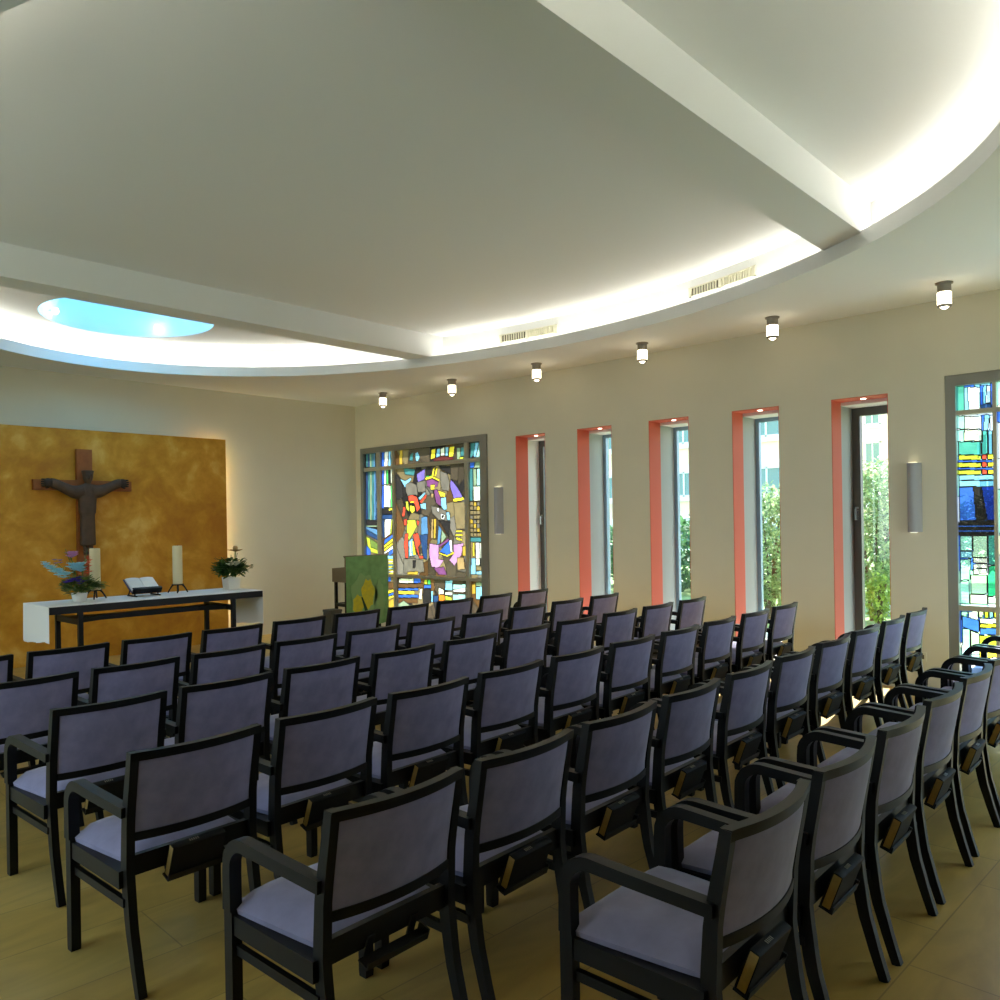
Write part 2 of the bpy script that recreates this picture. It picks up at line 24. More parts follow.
def mat(name, color, rough=0.6, metal=0.0, spec=0.5, sheen=0.0, noise=0.0, nscale=8.0, bump=0.0, color2=None, detail=4.0, coord='Object'):
    m, nt, p = new_mat(name)
    p.inputs["Base Color"].default_value = color
    p.inputs["Roughness"].default_value = rough
    p.inputs["Metallic"].default_value = metal
    p.inputs["Specular IOR Level"].default_value = spec
    if sheen:
        p.inputs["Sheen Weight"].default_value = sheen
        p.inputs["Sheen Roughness"].default_value = 0.4
    if noise or bump or color2:
        tc = nt.nodes.new("ShaderNodeTexCoord")
        nz = nt.nodes.new("ShaderNodeTexNoise")
        nz.inputs["Scale"].default_value = nscale; nz.inputs["Detail"].default_value = detail
        nt.links.new(tc.outputs[coord], nz.inputs["Vector"])
        if noise or color2:
            cr = nt.nodes.new("ShaderNodeValToRGB")
            c2 = color2 or tuple(min(1, c * (1 + noise)) for c in color[:3]) + (1,)
            c1 = color if color2 else tuple(c * (1 - noise) for c in color[:3]) + (1,)
            cr.color_ramp.elements[0].position = 0.3; cr.color_ramp.elements[0].color = c1
            cr.color_ramp.elements[1].position = 0.7; cr.color_ramp.elements[1].color = c2
            nt.links.new(nz.outputs["Fac"], cr.inputs["Fac"])
            nt.links.new(cr.outputs["Color"], p.inputs["Base Color"])
        if bump:
            b = nt.nodes.new("ShaderNodeBump"); b.inputs["Strength"].default_value = bump; b.inputs["Distance"].default_value = 0.01
            nt.links.new(nz.outputs["Fac"], b.inputs["Height"]); nt.links.new(b.outputs["Normal"], p.inputs["Normal"])
    return m

def emit(name, color, strength):
    m, nt, p = new_mat(name)
    p.inputs["Base Color"].default_value = color
    p.inputs["Emission Color"].default_value = color
    p.inputs["Emission Strength"].default_value = strength
    return m

def leaf_mat(name, c1, c2, trans=0.5):
    m, nt, p = new_mat(name)
    tc = nt.nodes.new("ShaderNodeTexCoord"); nz = nt.nodes.new("ShaderNodeTexNoise")
    nz.inputs["Scale"].default_value = 9.0
    cr = nt.nodes.new("ShaderNodeValToRGB")
    cr.color_ramp.elements[0].position = .3; cr.color_ramp.elements[0].color = c1
    cr.color_ramp.elements[1].position = .7; cr.color_ramp.elements[1].color = c2
    nt.links.new(tc.outputs["Object"], nz.inputs["Vector"]); nt.links.new(nz.outputs["Fac"], cr.inputs["Fac"])
    nt.links.new(cr.outputs["Color"], p.inputs["Base Color"]); p.inputs["Roughness"].default_value = .4
    tr = nt.nodes.new("ShaderNodeBsdfTranslucent"); nt.links.new(cr.outputs["Color"], tr.inputs["Color"])
    mx = nt.nodes.new("ShaderNodeMixShader"); mx.inputs[0].default_value = trans
    nt.links.new(p.outputs[0], mx.inputs[1]); nt.links.new(tr.outputs[0], mx.inputs[2])
    nt.links.new(mx.outputs[0], nt.nodes["Material Output"].inputs["Surface"])
    return m

def pane_mat(name, tint):
    m, nt, p = new_mat(name)
    t = nt.nodes.new("ShaderNodeBsdfTransparent"); t.inputs["Color"].default_value = tint
    g = nt.nodes.new("ShaderNodeBsdfGlossy"); g.inputs["Roughness"].default_value = 0.02
    mx = nt.nodes.new("ShaderNodeMixShader"); mx.inputs[0].default_value = 0.06
    nt.links.new(t.outputs[0], mx.inputs[1]); nt.links.new(g.outputs[0], mx.inputs[2])
    nt.links.new(mx.outputs[0], nt.nodes["Material Output"].inputs["Surface"])
    return m

def stained_mat(name, clear):
    """coloured glass: colour comes from the mesh's colour attribute, light passes through it"""
    m, nt, p = new_mat(name)
    at = nt.nodes.new("ShaderNodeVertexColor"); at.layer_name = "glass_colour"
    t = nt.nodes.new("ShaderNodeBsdfTransparent"); l = nt.nodes.new("ShaderNodeBsdfTranslucent")
    d = nt.nodes.new("ShaderNodeBsdfDiffuse")
    for n in (t, l, d): nt.links.new(at.outputs["Color"], n.inputs["Color"])
    m0 = nt.nodes.new("ShaderNodeMixShader"); m0.inputs[0].default_value = .3
    nt.links.new(l.outputs[0], m0.inputs[1]); nt.links.new(d.outputs[0], m0.inputs[2])
    mx = nt.nodes.new("ShaderNodeMixShader"); mx.inputs[0].default_value = clear
    nt.links.new(m0.outputs[0], mx.inputs[1]); nt.links.new(t.outputs[0], mx.inputs[2])
    nt.links.new(mx.outputs[0], nt.nodes["Material Output"].inputs["Surface"])
    return m

M = {}
M['wall'] = mat('cream_plaster', rgb(224, 218, 197), .85, noise=.015, nscale=3, bump=.02)
M['ceil'] = mat('white_ceiling_paint', rgb(239, 239, 237), .9)
M['salmon'] = mat('salmon_red_paint', rgb(214, 108, 84), .7)
M['jamb'] = mat('grey_jamb_paint', rgb(165, 170, 168), .6)
M['whitepaint'] = mat('white_trim_paint', rgb(235, 235, 230), .6)
M['frame'] = mat('grey_window_metal', rgb(142, 140, 132), .45, metal=.2)
M['darkframe'] = mat('dark_grey_window_metal', rgb(92, 90, 86), .4, metal=.2)
M['bluesteel'] = mat('pale_blue_grey_metal', rgb(140, 165, 185), .4, metal=.3)
M['chrome'] = mat('brushed_chrome', rgb(200, 200, 198), .25, metal=1)
M['wood'] = mat('black_stained_wood', rgb(11, 10, 9), .42, spec=.28, noise=.25, nscale=30)
M['fabric'] = mat('lilac_grey_velvet', rgb(132, 128, 163), .9, spec=.2, sheen=.35, noise=.14, nscale=14, bump=.05)
M['seatfab'] = mat('lilac_grey_seat_velvet', rgb(146, 141, 170), .9, spec=.2, sheen=.35, noise=.13, nscale=10, bump=.05)
M['rack'] = mat('black_metal_rack', rgb(22, 22, 23), .45, metal=.4)
M['cover'] = mat('black_leatherette', rgb(22, 21, 22), .7, spec=.25)
M['pages'] = mat('yellowed_page_edges', rgb(176, 146, 84), .8, noise=.1, nscale=60)
M['goldfoil'] = mat('pale_foil_lettering', rgb(170, 165, 150), .3, metal=.8)
M['black'] = mat('black_lacquered_wood', rgb(16, 16, 18), .4, spec=.3)
M['cloth'] = mat('white_linen', rgb(240, 240, 238), .9)
M['wax'] = mat('ivory_wax', rgb(226, 212, 170), .5)
M['iron'] = mat('wrought_iron', rgb(35, 32, 31), .5, metal=.5)
M['crosswood'] = mat('reddish_brown_wood', rgb(150, 84, 34), .6, noise=.15, nscale=12)
M['bronze'] = mat('dark_brown_carved_wood', rgb(86, 66, 50), .65, noise=.15, nscale=14, spec=.3)
M['darkbronze'] = mat('blackened_carved_wood', rgb(54, 42, 34), .6, spec=.3)
M['mullion'] = mat('light_grey_glazing_bar', rgb(176, 170, 150), .5)  # frame grey made lighter: light on the bars is put into the colour
M['white'] = mat('white_glazed_ceramic', rgb(228, 226, 220), .35)
M['paper'] = mat('white_paper', rgb(240, 240, 236), .8)
M['brown'] = mat('brown_stained_panel', rgb(122, 104, 78), .6)
M['green'] = mat('green_woven_cloth', rgb(116, 162, 106), .9, noise=.18, nscale=9)
M['leafgreen'] = mat('yellow_green_applique', rgb(178, 178, 60), .9, color2=rgb(206, 196, 40), nscale=25)
M['darkgreen'] = mat('dark_green_applique', rgb(38, 78, 52), .9)
M['palegreen'] = mat('sage_green_applique', rgb(132, 172, 116), .9)
M['lampmetal'] = mat('pewter_grey_metal', rgb(150, 142, 132), .5, metal=.2)
M['lampglass'] = emit('lit_opal_glass', (1.0, .86, .6, 1), 3.5)
M['lampbulb'] = emit('lit_lamp_opening', (1.0, .93, .8, 1), 6.0)
M['tube'] = emit('lit_fluorescent_tube', (1.0, .985, .90, 1), 5.8)
M['paneltube'] = emit('lit_panel_tube', (.94, 1.0, .66, 1), 14.0)
M['down'] = emit('lit_downlight', (1.0, .9, .75, 1), 3.0)
M['skylamp'] = emit('lit_small_spot', (1.0, .97, .95, 1), 5.0)
M['sconce'] = mat('light_grey_plaster_sconce', rgb(168, 171, 178), .7)
M['vent'] = mat('cream_vent_metal', rgb(226, 222, 200), .5)
M['slot'] = mat('dark_vent_slot', rgb(96, 90, 70), .8)
M['greybox'] = mat('dark_grey_plastic', rgb(70, 72, 68), .6)
M['lead'] = mat('dark_lead', rgb(34, 34, 32), .6)
M['pane'] = pane_mat('clear_window_glass', (.93, .96, .95, 1))
M['stained_dim'] = stained_mat('painted_stained_glass', .22)
M['stained_clear'] = stained_mat('clear_stained_glass', .85)
M['facade'] = mat('beige_render', rgb(240, 219, 190), .9)
M['facade2'] = mat('pale_render', rgb(236, 222, 200), .9)
M['winwhite'] = mat('white_window_frame_paint', rgb(240, 240, 240), .6)
M['darkpane'] = mat('dim_window_pane', rgb(110, 150, 150), .1)
M['bark'] = mat('brown_bark', rgb(96, 78, 58), .9)
M['leaf_a'] = leaf_mat('bright_green_leaves', rgb(70, 116, 56), rgb(196, 214, 160))
M['leaf_b'] = leaf_mat('deep_green_leaves', rgb(38, 78, 44), rgb(96, 140, 88))
M['leaf_c'] = leaf_mat('yellow_green_leaves', rgb(120, 150, 60), rgb(196, 210, 110))
M['potleaf'] = leaf_mat('dark_potted_leaves', rgb(34, 62, 24), rgb(78, 112, 42), .25)
M['bouqleaf'] = leaf_mat('bouquet_leaves', rgb(62, 92, 34), rgb(138, 160, 70), .25)
M['lawn'] = mat('lawn_grass', rgb(118, 142, 78), .9, color2=rgb(172, 188, 122), nscale=2)
M['paving'] = mat('pale_paving', rgb(222, 212, 192), .9, noise=.05)
M['asphalt'] = mat('dark_forecourt_paving', rgb(112, 112, 112), .9, noise=.05)
M['greypaving'] = mat('grey_paving', rgb(160, 158, 152), .9, noise=.05)
M['stone'] = mat('pale_stone', rgb(215, 218, 228), .8)
for nm, c in {'cyan': (186, 238, 250), 'violet': (84, 58, 176), 'pink': (215, 150, 200), 'orange': (225, 80, 40), 'ivory': (232, 222, 196), 'bract': (176, 140, 90), 'bluepet': (130, 170, 215), 'lilacpet': (150, 130, 190)}.items():
    M[nm] = mat(nm + '_petals', rgb(*c), .7)

# mottled ochre panel
m, nt, p = new_mat('mottled_ochre_plaster'); M['ochre'] = m
tc = nt.nodes.new("ShaderNodeTexCoord")
n1 = nt.nodes.new("ShaderNodeTexNoise"); n1.inputs["Scale"].default_value = 1.7; n1.inputs["Detail"].default_value = 9; n1.inputs["Roughness"].default_value = .62; n1.inputs["Distortion"].default_value = .45
n2 = nt.nodes.new("ShaderNodeTexNoise"); n2.inputs["Scale"].default_value = 6; n2.inputs["Detail"].default_value = 6; n2.inputs["Distortion"].default_value = .3
mx = nt.nodes.new("ShaderNodeMath"); mx.operation = 'MULTIPLY_ADD'; mx.inputs[1].default_value = .35
for n in (n1, n2): nt.links.new(tc.outputs["Object"], n.inputs["Vector"])
nt.links.new(n2.outputs["Fac"], mx.inputs[0]); nt.links.new(n1.outputs["Fac"], mx.inputs[2])
cr = nt.nodes.new("ShaderNodeValToRGB")
cr.color_ramp.elements[0].position = .5; cr.color_ramp.elements[0].color = rgb(178, 112, 6)
cr.color_ramp.elements[1].position = .9; cr.color_ramp.elements[1].color = rgb(226, 178, 84)
e = cr.color_ramp.elements.new(.66); e.color = rgb(196, 134, 18)
e = cr.color_ramp.elements.new(.76); e.color = rgb(210, 150, 40)
nt.links.new(mx.outputs[0], cr.inputs["Fac"]); nt.links.new(cr.outputs["Color"], p.inputs["Base Color"])
p.inputs["Roughness"].default_value = .6

# floor: long honey-coloured stone slabs
m, nt, p = new_mat('honey_stone_slabs'); M['floor'] = m
tc = nt.nodes.new("ShaderNodeTexCoord")
mp = nt.nodes.new("ShaderNodeMapping"); mp.inputs["Rotation"].default_value = (0, 0, math.radians(2)); mp.inputs["Location"].default_value = (.13, .21, 0)
br = nt.nodes.new("ShaderNodeTexBrick")
br.inputs["Color1"].default_value = rgb(206, 172, 96); br.inputs["Color2"].default_value = rgb(192, 156, 80)
br.inputs["Mortar"].default_value = rgb(166, 136, 72); br.inputs["Scale"].default_value = 1.0
br.inputs["Mortar Size"].default_value = .003; br.inputs["Brick Width"].default_value = .9; br.inputs["Row Height"].default_value = .42; br.offset = .37
nz = nt.nodes.new("ShaderNodeTexNoise"); nz.inputs["Scale"].default_value = 2.2; nz.inputs["Detail"].default_value = 8; nz.inputs["Distortion"].default_value = 1.2
mp2 = nt.nodes.new("ShaderNodeMapping"); mp2.inputs["Scale"].default_value = (.8, 2.4, 1)
cr = nt.nodes.new("ShaderNodeValToRGB"); cr.color_ramp.elements[0].position = .3; cr.color_ramp.elements[0].color = (.80, .77, .70, 1); cr.color_ramp.elements[1].position = .68; cr.color_ramp.elements[1].color = (1.08, 1.06, 1.02, 1)
ml = nt.nodes.new("ShaderNodeMix"); ml.data_type = 'RGBA'; ml.blend_type = 'MULTIPLY'; ml.inputs[0].default_value = 1
nt.links.new(tc.outputs["Object"], mp.inputs["Vector"]); nt.links.new(mp.outputs[0], br.inputs["Vector"])
nt.links.new(tc.outputs["Object"], mp2.inputs["Vector"]); nt.links.new(mp2.outputs[0], nz.inputs["Vector"])
nt.links.new(nz.outputs["Fac"], cr.inputs["Fac"])
nt.links.new(br.outputs["Color"], ml.inputs[6]); nt.links.new(cr.outputs["Color"], ml.inputs[7]); nt.links.new(ml.outputs[2], p.inputs["Base Color"])
p.inputs["Roughness"].default_value = .36; p.inputs["Specular IOR Level"].default_value = .5

# ------------------------------------------------------------------ mesh helpers
def bx(bm, x0, x1, y0, y1, z0, z1, M4=None):
    v = [bm.verts.new((x, y, z)) for x in (x0, x1) for y in (y0, y1) for z in (z0, z1)]
    if M4 is not None:
        for q in v: q.co = M4 @ q.co
    for f in ((0, 1, 3, 2), (4, 6, 7, 5), (0, 4, 5, 1), (2, 3, 7, 6), (0, 2, 6, 4), (1, 5, 7, 3)):
        bm.faces.new([v[i] for i in f])
    return v

def loft(bm, rings, cap=True, closed=True):
    vs = [[bm.verts.new(p) for p in r] for r in rings]
    n = len(rings[0])
    for a, b in zip(vs, vs[1:]):
        for i in range(n if closed else n - 1):
            j = (i + 1) % n
            bm.faces.new((a[i], a[j], b[j], b[i]))
    if cap and closed:
        bm.faces.new(list(reversed(vs[0]))); bm.faces.new(vs[-1])
    return vs

def lathe(bm, prof, cx, cy, n=24, sx=1.0, sy=1.0):
    rings = [[(cx + r * sx * math.cos(2 * PI * i / n), cy + r * sy * math.sin(2 * PI * i / n), z) for i in range(n)] for r, z in prof]
    loft(bm, rings)

def tube(bm, pts, r, n=8, r1=None):
    pts = [Vector(p) for p in pts]; rings = []
    up = Vector((.123, .456, .88)).normalized()
    for i, p in enumerate(pts):
        d = (pts[min(i + 1, len(pts) - 1)] - pts[max(i - 1, 0)]).normalized()
        a = d.cross(up)
        if a.length < 1e-3: a = d.cross(Vector((1, 0, 0)))
        a.normalize(); b = d.cross(a)
        rr = r if r1 is None else r + (r1 - r) * i / max(1, len(pts) - 1)
        rings.append([p + rr * (math.cos(2 * PI * k / n) * a + math.sin(2 * PI * k / n) * b) for k in range(n)])
    loft(bm, rings)

def sweep_yz(bm, path, xc, w):
    """bent-wood bar: path of (y, z, thickness[, x offset]) in the side plane, width w across x"""
    rings = []
    for i, q in enumerate(path):
        y, z, t = q[:3]; dx = q[3] if len(q) > 3 else 0
        a = path[max(i - 1, 0)]; b = path[min(i + 1, len(path) - 1)]
        d = Vector((b[0] - a[0], b[1] - a[1])).normalized(); nrm = Vector((-d.y, d.x))
        x0 = xc + dx
        rings.append([(x0 - w / 2, y + nrm.x * t / 2, z + nrm.y * t / 2), (x0 + w / 2, y + nrm.x * t / 2, z + nrm.y * t / 2),
                      (x0 + w / 2, y - nrm.x * t / 2, z - nrm.y * t / 2), (x0 - w / 2, y - nrm.x * t / 2, z - nrm.y * t / 2)])
    loft(bm, rings)

def bevel(bm, off, seg=2, ang=35):
    es = [e for e in bm.edges if e.is_manifold and e.calc_face_angle(0) > math.radians(ang)]
    bmesh.ops.bevel(bm, geom=es, offset=off, segments=seg, affect='EDGES', profile=.5, clamp_overlap=True)

def obj(name, bm, material, parent=None, smooth=None, loc=None, recalc=True):
    if recalc: bmesh.ops.recalc_face_normals(bm, faces=bm.faces[:])
    me = bpy.data.meshes.new(name); bm.to_mesh(me); bm.free()
    ms = material if isinstance(material, (list, tuple)) else [material]
    for k in ms: me.materials.append(k)
    if smooth is not None:
        for pgn in me.polygons: pgn.use_smooth = True
        me.set_sharp_from_angle(angle=math.radians(smooth))
    o = bpy.data.objects.new(name, me); COL.objects.link(o)
    if parent is not None: o.parent = parent
    if loc is not None: o.location = loc
    return o

def tag(o, label, cat, group=None, kind=None):
    o['label'] = label; o['category'] = cat
    if group: o['group'] = group
    if kind: o['kind'] = kind
    return o

def thing(name, label, cat, loc=(0, 0, 0), rz=0.0, group=None):
    o = bpy.data.objects.new(name, None); COL.objects.link(o)
    o.empty_display_size = .1
    o.location = loc; o.rotation_euler = (0, 0, rz)
    return tag(o, label, cat, group)

def struct(o):
    o['kind'] = 'structure'; return o

def struct_empty(name, loc=(0, 0, 0)):
    o = bpy.data.objects.new(name, None); COL.objects.link(o); o.location = loc; o.empty_display_size = .1
    return struct(o)

def dup(root, loc, rz, label, group=None):
    r = root.copy(); COL.objects.link(r); r.location = loc; r.rotation_euler = (0, 0, rz); r['label'] = label
    if group: r['group'] = group
    for ch in list(root.children):
        c = ch.copy(); COL.objects.link(c); c.parent = r
        for g in ch.children:
            d = g.copy(); COL.objects.link(d); d.parent = c
    return r

def smoothstep_path(pts, n=5):
    """Catmull-Rom through tuples"""
    out = []
    P = [pts[0]] + list(pts) + [pts[-1]]
    for i in range(1, len(P) - 2):
        for k in range(n):
            t = k / n
            out.append(tuple(.5 * ((2 * b) + (c - a) * t + (2 * a - 5 * b + 4 * c - d) * t * t + (3 * b - a - 3 * c + d) * t ** 3)
                             for a, b, c, d in zip(P[i - 1], P[i], P[i + 1], P[i + 2])))
    out.append(tuple(pts[-1]))
    return out

ORD = ['first', 'second', 'third', 'fourth', 'fifth', 'sixth', 'seventh', 'eighth', 'ninth', 'tenth']

# ------------------------------------------------------------------ room shell
WX, BY, ZS, ZC = 8.30, 11.07, 3.66, 4.06          # window wall, altar wall, soffit and recess heights
LX, NY = -1.3, -1.0                               # walls beside and behind the visitor
EX, EY, EA, EB = 3.94, 5.53, 3.25, 4.86           # the oval recess

bm = bmesh.new()
bx(bm, LX, 9.0, NY, BY, -.12, 0)
struct(obj('floor', bm, M['floor']))
bm = bmesh.new(); bx(bm, LX - .2, 9.0, BY, BY + .2, 0, ZC + .2); struct(obj('wall_back', bm, M['wall']))
ADDED_WIN = [(2.5, 4.7), (5.1, 7.3), (7.7, 9.2)]      # unseen windows added so that sky light brightens the room
bm = bmesh.new()
le = [NY] + [v for q in ADDED_WIN for v in q] + [BY]
for i in range(0, len(le), 2): bx(bm, LX - .2, LX, le[i], le[i + 1], 0, ZC + .2)
for a, b in ADDED_WIN: bx(bm, LX - .2, LX, a, b, 0, .12); bx(bm, LX - .2, LX, a, b, 2.95, ZC + .2)
struct(obj('wall_left', bm, M['wall']))
for k, (a, b) in enumerate(ADDED_WIN):
    w = struct_empty('window_%d' % (k + 8), (LX - .1, (a + b) / 2, 0)); hw = (b - a) / 2
    bm = bmesh.new()
    for q in ((-hw, -hw + .06, .12, 2.95), (hw - .06, hw, .12, 2.95), (-.03, .03, .12, 2.95), (-hw, hw, .12, .18), (-hw, hw, 2.89, 2.95)): bx(bm, -.03, .03, *q)
    obj('frame', bm, M['frame'], w)
    bm = bmesh.new(); bx(bm, -.004, .004, -hw + .06, hw - .06, .18, 2.89); obj('pane', bm, M['pane'], w)
ADDED_DOOR = (5.0, 8.0, 2.85)                                        # unseen glazed doors added behind the visitor to light the chair backs
bm = bmesh.new(); bx(bm, LX - .2, ADDED_DOOR[0], NY - .2, NY, 0, ZC + .2); bx(bm, ADDED_DOOR[1], 9.0, NY - .2, NY, 0, ZC + .2); bx(bm, ADDED_DOOR[0], ADDED_DOOR[1], NY - .2, NY, ADDED_DOOR[2], ZC + .2)
struct(obj('wall_front', bm, M['wall']))
w = struct_empty('door_1', ((ADDED_DOOR[0] + ADDED_DOOR[1]) / 2, NY - .1, 0)); hw = (ADDED_DOOR[1] - ADDED_DOOR[0]) / 2
bm = bmesh.new()
for a, b, c, d in ((-hw, -hw + .07, 0, ADDED_DOOR[2]), (hw - .07, hw, 0, ADDED_DOOR[2]), (-hw / 3 - .035, -hw / 3 + .035, 0, ADDED_DOOR[2]), (hw / 3 - .035, hw / 3 + .035, 0, ADDED_DOOR[2]), (-hw, hw, ADDED_DOOR[2] - .07, ADDED_DOOR[2]), (-hw, hw, 0, .07)): bx(bm, a, b, -.03, .03, c, d)
obj('frame', bm, M['frame'], w)
bm = bmesh.new(); bx(bm, -hw + .07, hw - .07, -.004, .004, .07, ADDED_DOOR[2] - .07); obj('pane', bm, M['pane'], w)

SLOTS = [(6.90, 7.43), (5.82, 6.36), (4.74, 5.28), (3.66, 4.20), (2.565, 3.11)]
ZT = 2.85; ZB = .12
G1 = (7.97, 10.90, 2.93); G2 = (-.80, 2.07, 2.95)
bm = bmesh.new()
def solid(y0, y1, z0, z1, x1): bx(bm, WX, x1, y0, y1, z0, z1)
solid(G1[1], BY, 0, ZC + .2, WX + .22)
solid(G1[0], G1[1], 0, ZB, WX + .22); solid(G1[0], G1[1], G1[2], ZC + .2, WX + .22)
solid(7.7, G1[0], 0, ZC + .2, WX + .22)
edges = [7.7] + [v for s in SLOTS for v in (s[1], s[0])] + [2.3]
for i in range(0, len(edges), 2): solid(edges[i + 1], edges[i], 0, ZC + .2, 9.0)
for s in SLOTS:
    solid(s[0], s[1], 0, ZB, 9.0); solid(s[0], s[1], ZT, ZC + .2, 9.0)
solid(G2[1], 2.3, 0, ZC + .2, WX + .22)
solid(G2[0], G2[1], 0, ZB, WX + .22); solid(G2[0], G2[1], G2[2], ZC + .2, WX + .22)
solid(NY - .2, G2[0], 0, ZC + .2, WX + .22)
struct(obj('wall_right', bm, M['wall']))

# ceiling: flat soffit with an oval opening, lip, cove and the upper ceiling with a round skylight
NSEG = 144
def ell(off, z, n=NSEG):
    return [Vector((EX + (EA + off) * math.cos(2 * PI * i / n), EY + (EB + off) * math.sin(2 * PI * i / n), z)) for i in range(n)]
def holed(bm, rect, loop, z):
    x0, x1, y0, y1 = rect
    o = [bm.verts.new(q) for q in ((x0, y0, z), (x1, y0, z), (x1, y1, z), (x0, y1, z))]
    i = [bm.verts.new((q.x, q.y, z)) for q in loop]
    es = [bm.edges.new((o[k], o[(k + 1) % 4])) for k in range(4)] + [bm.edges.new((i[k], i[(k + 1) % len(i)])) for k in range(len(i))]
    bmesh.ops.triangle_fill(bm, use_beauty=True, use_dissolve=False, edges=es)
bm = bmesh.new()
holed(bm, (LX, WX, NY, BY), ell(0, ZS), ZS)
loft(bm, [ell(o, z) for o, z in ((0, ZS), (0, ZS + .125), (.035, ZS + .125), (.035, ZS + .03), (.20, ZS + .03), (.20, ZC))], cap=False)
SKX, SKY, SKR = 3.86, 9.35, .91
circ = [Vector((SKX + SKR * math.cos(2 * PI * i / 72), SKY + SKR * math.sin(2 * PI * i / 72), ZC)) for i in range(72)]
holed(bm, (LX - .2, 9.0, NY - .2, BY + .2), circ, ZC)
holed(bm, (LX - .2, 9.0, NY - .2, BY + .2), circ, ZC + .2)
loft(bm, [[Vector((q.x, q.y, z)) for q in circ] for z in (ZC, ZC + 1.0)], cap=False)
bmesh.ops.remove_doubles(bm, verts=bm.verts[:], dist=1e-4)
struct(obj('ceiling', bm, M['ceil'], smooth=30, recalc=False))

bm = bmesh.new(); lathe(bm, [(SKR + .02, ZC + .98), (SKR + .02, ZC + 1.0)], SKX, SKY, 48)  # blue pane added to dim and tint the sky light in the shaft
struct(obj('window_11', bm, pane_mat('blue_tinted_skylight_glass', (.38, .80, 1.0, 1))))
def ellx(y, off):
    return (EA + off) * math.sqrt(max(0, 1 - ((y - EY) / (EB + off)) ** 2))
for y0, y1 in ((2.10, 2.46), (7.58, 7.90)):
    bm = bmesh.new()
    rings = []
    for z in (ZC - .285, ZC + .002):
        rings.append([(EX - ellx(y0, .2), y0, z), (EX + ellx(y0, .2), y0, z), (EX + ellx(y1, .2), y1, z), (EX - ellx(y1, .2), y1, z)])
    loft(bm, rings)
    struct(obj('ceiling_beam', bm, M['ceil']))

# fluorescent tubes lying in the cove behind the lip
def cove_run(t0, t1):
    n = max(4, int((t1 - t0) / .05))
    bm = bmesh.new()
    tube(bm, [(EX + (EA + .15) * math.cos(t0 + (t1 - t0) * i / n), EY + (EB + .15) * math.sin(t0 + (t1 - t0) * i / n), ZS + .112) for i in range(n + 1)], .016, 8)
    struct(obj('trim_cove_light', bm, M['tube'], smooth=60))
def ang(y): return math.asin(max(-1, min(1, (y - EY) / (EB + .15))))
a1, a2, a3, a4 = ang(2.07), ang(2.49), ang(7.55), ang(7.93)
cove_run(a2, a3); cove_run(PI - a3, PI - a2)
cove_run(a4, PI - a4); cove_run(PI - a1, 2 * PI + a1)

# ------------------------------------------------------------------ narrow windows
for k, (y0, y1) in enumerate(SLOTS):
    w = struct_empty('window_%d' % (k + 1), (WX, (y0 + y1) / 2, 0))
    O = Vector((WX, (y0 + y1) / 2, 0))
    def part(name, boxes, m, par=w, bev=0):
        b = bmesh.new()
        for q in boxes: bx(b, q[0] - O.x, q[1] - O.x, q[2] - O.y, q[3] - O.y, q[4], q[5])
        if bev: bevel(b, bev)
        return obj(name, b, m, par)
    t = .006
    part('reveal_lining', [(WX + .001, 8.55, y1 - t, y1, ZB, ZT), (WX + .001, 8.55, y0, y0 + t, ZB, ZT), (WX + .001, 8.55, y0 + t, y1 - t, ZT - t, ZT)], M['salmon'])
    part('jamb', [(8.55, 8.99, y1 - t, y1, ZB, ZT - .04), (8.55, 8.99, y0, y0 + t, ZB, ZT - .04)], M['whitepaint'] if k == 0 else M['jamb'])
    part('head_strip', [(8.55, 8.99, y0, y1, ZT - .04, ZT)], M['whitepaint'])
    part('sill', [(WX + .001, 8.99, y0, y1, ZB, ZB + .02)], M['whitepaint'])
    xg = 8.79 if k == 0 else 8.86
    if k in (0, 4):
        f = .085; dk = M['darkframe']
        b0, b1, c0, c1 = y0 + t, y1 - t, ZB + .02, ZT - .04
        part('frame', [(xg, xg + .06, b0, b0 + f, c0, c1), (xg, xg + .06, b1 - f, b1, c0, c1), (xg, xg + .06, b0 + f, b1 - f, c1 - f, c1), (xg, xg + .06, b0 + f, b1 - f, c0, c0 + f)], dk, bev=.006)
        part('sash_bead', [(xg - .012, xg + .0, b0 + f - .025, b0 + f, c0 + f, c1 - f), (xg - .012, xg, b1 - f, b1 - f + .025, c0 + f, c1 - f)], dk)
        part('pane', [(xg + .02, xg + .026, b0 + f, b1 - f, c0 + f, c1 - f)], M['pane'])
        part('handle', [(xg - .016, xg, b1 - f * .72, b1 - f * .3, 1.62, 1.76), (xg - .05, xg - .016, b1 - f * .6, b1 - f * .42, 1.715, 1.735), (xg - .056, xg - .04, b1 - f * .62, b1 - f * .38, 1.62, 1.74)], M['chrome'], bev=.004)
    else:
        f = .045; dk = M['bluesteel']
        b0, b1, c0, c1 = y0 + t, y1 - t, ZB + .02, ZT - .04
        part('frame', [(xg, xg + .05, b0, b0 + f, c0, c1), (xg, xg + .05, b1 - f, b1, c0, c1), (xg, xg + .05, b0 + f, b1 - f, c1 - f, c1), (xg, xg + .05, b0 + f, b1 - f, c0, c0 + f)], dk, bev=.004)
        part('pane', [(xg + .02, xg + .026, b0 + f, b1 - f, c0 + f, c1 - f)], M['pane'])
    b = bmesh.new(); lathe(b, [(.026, ZT - t - .006), (.026, ZT - t)], .13, 0, 20)
    obj('downlight', b, M['down'], w)

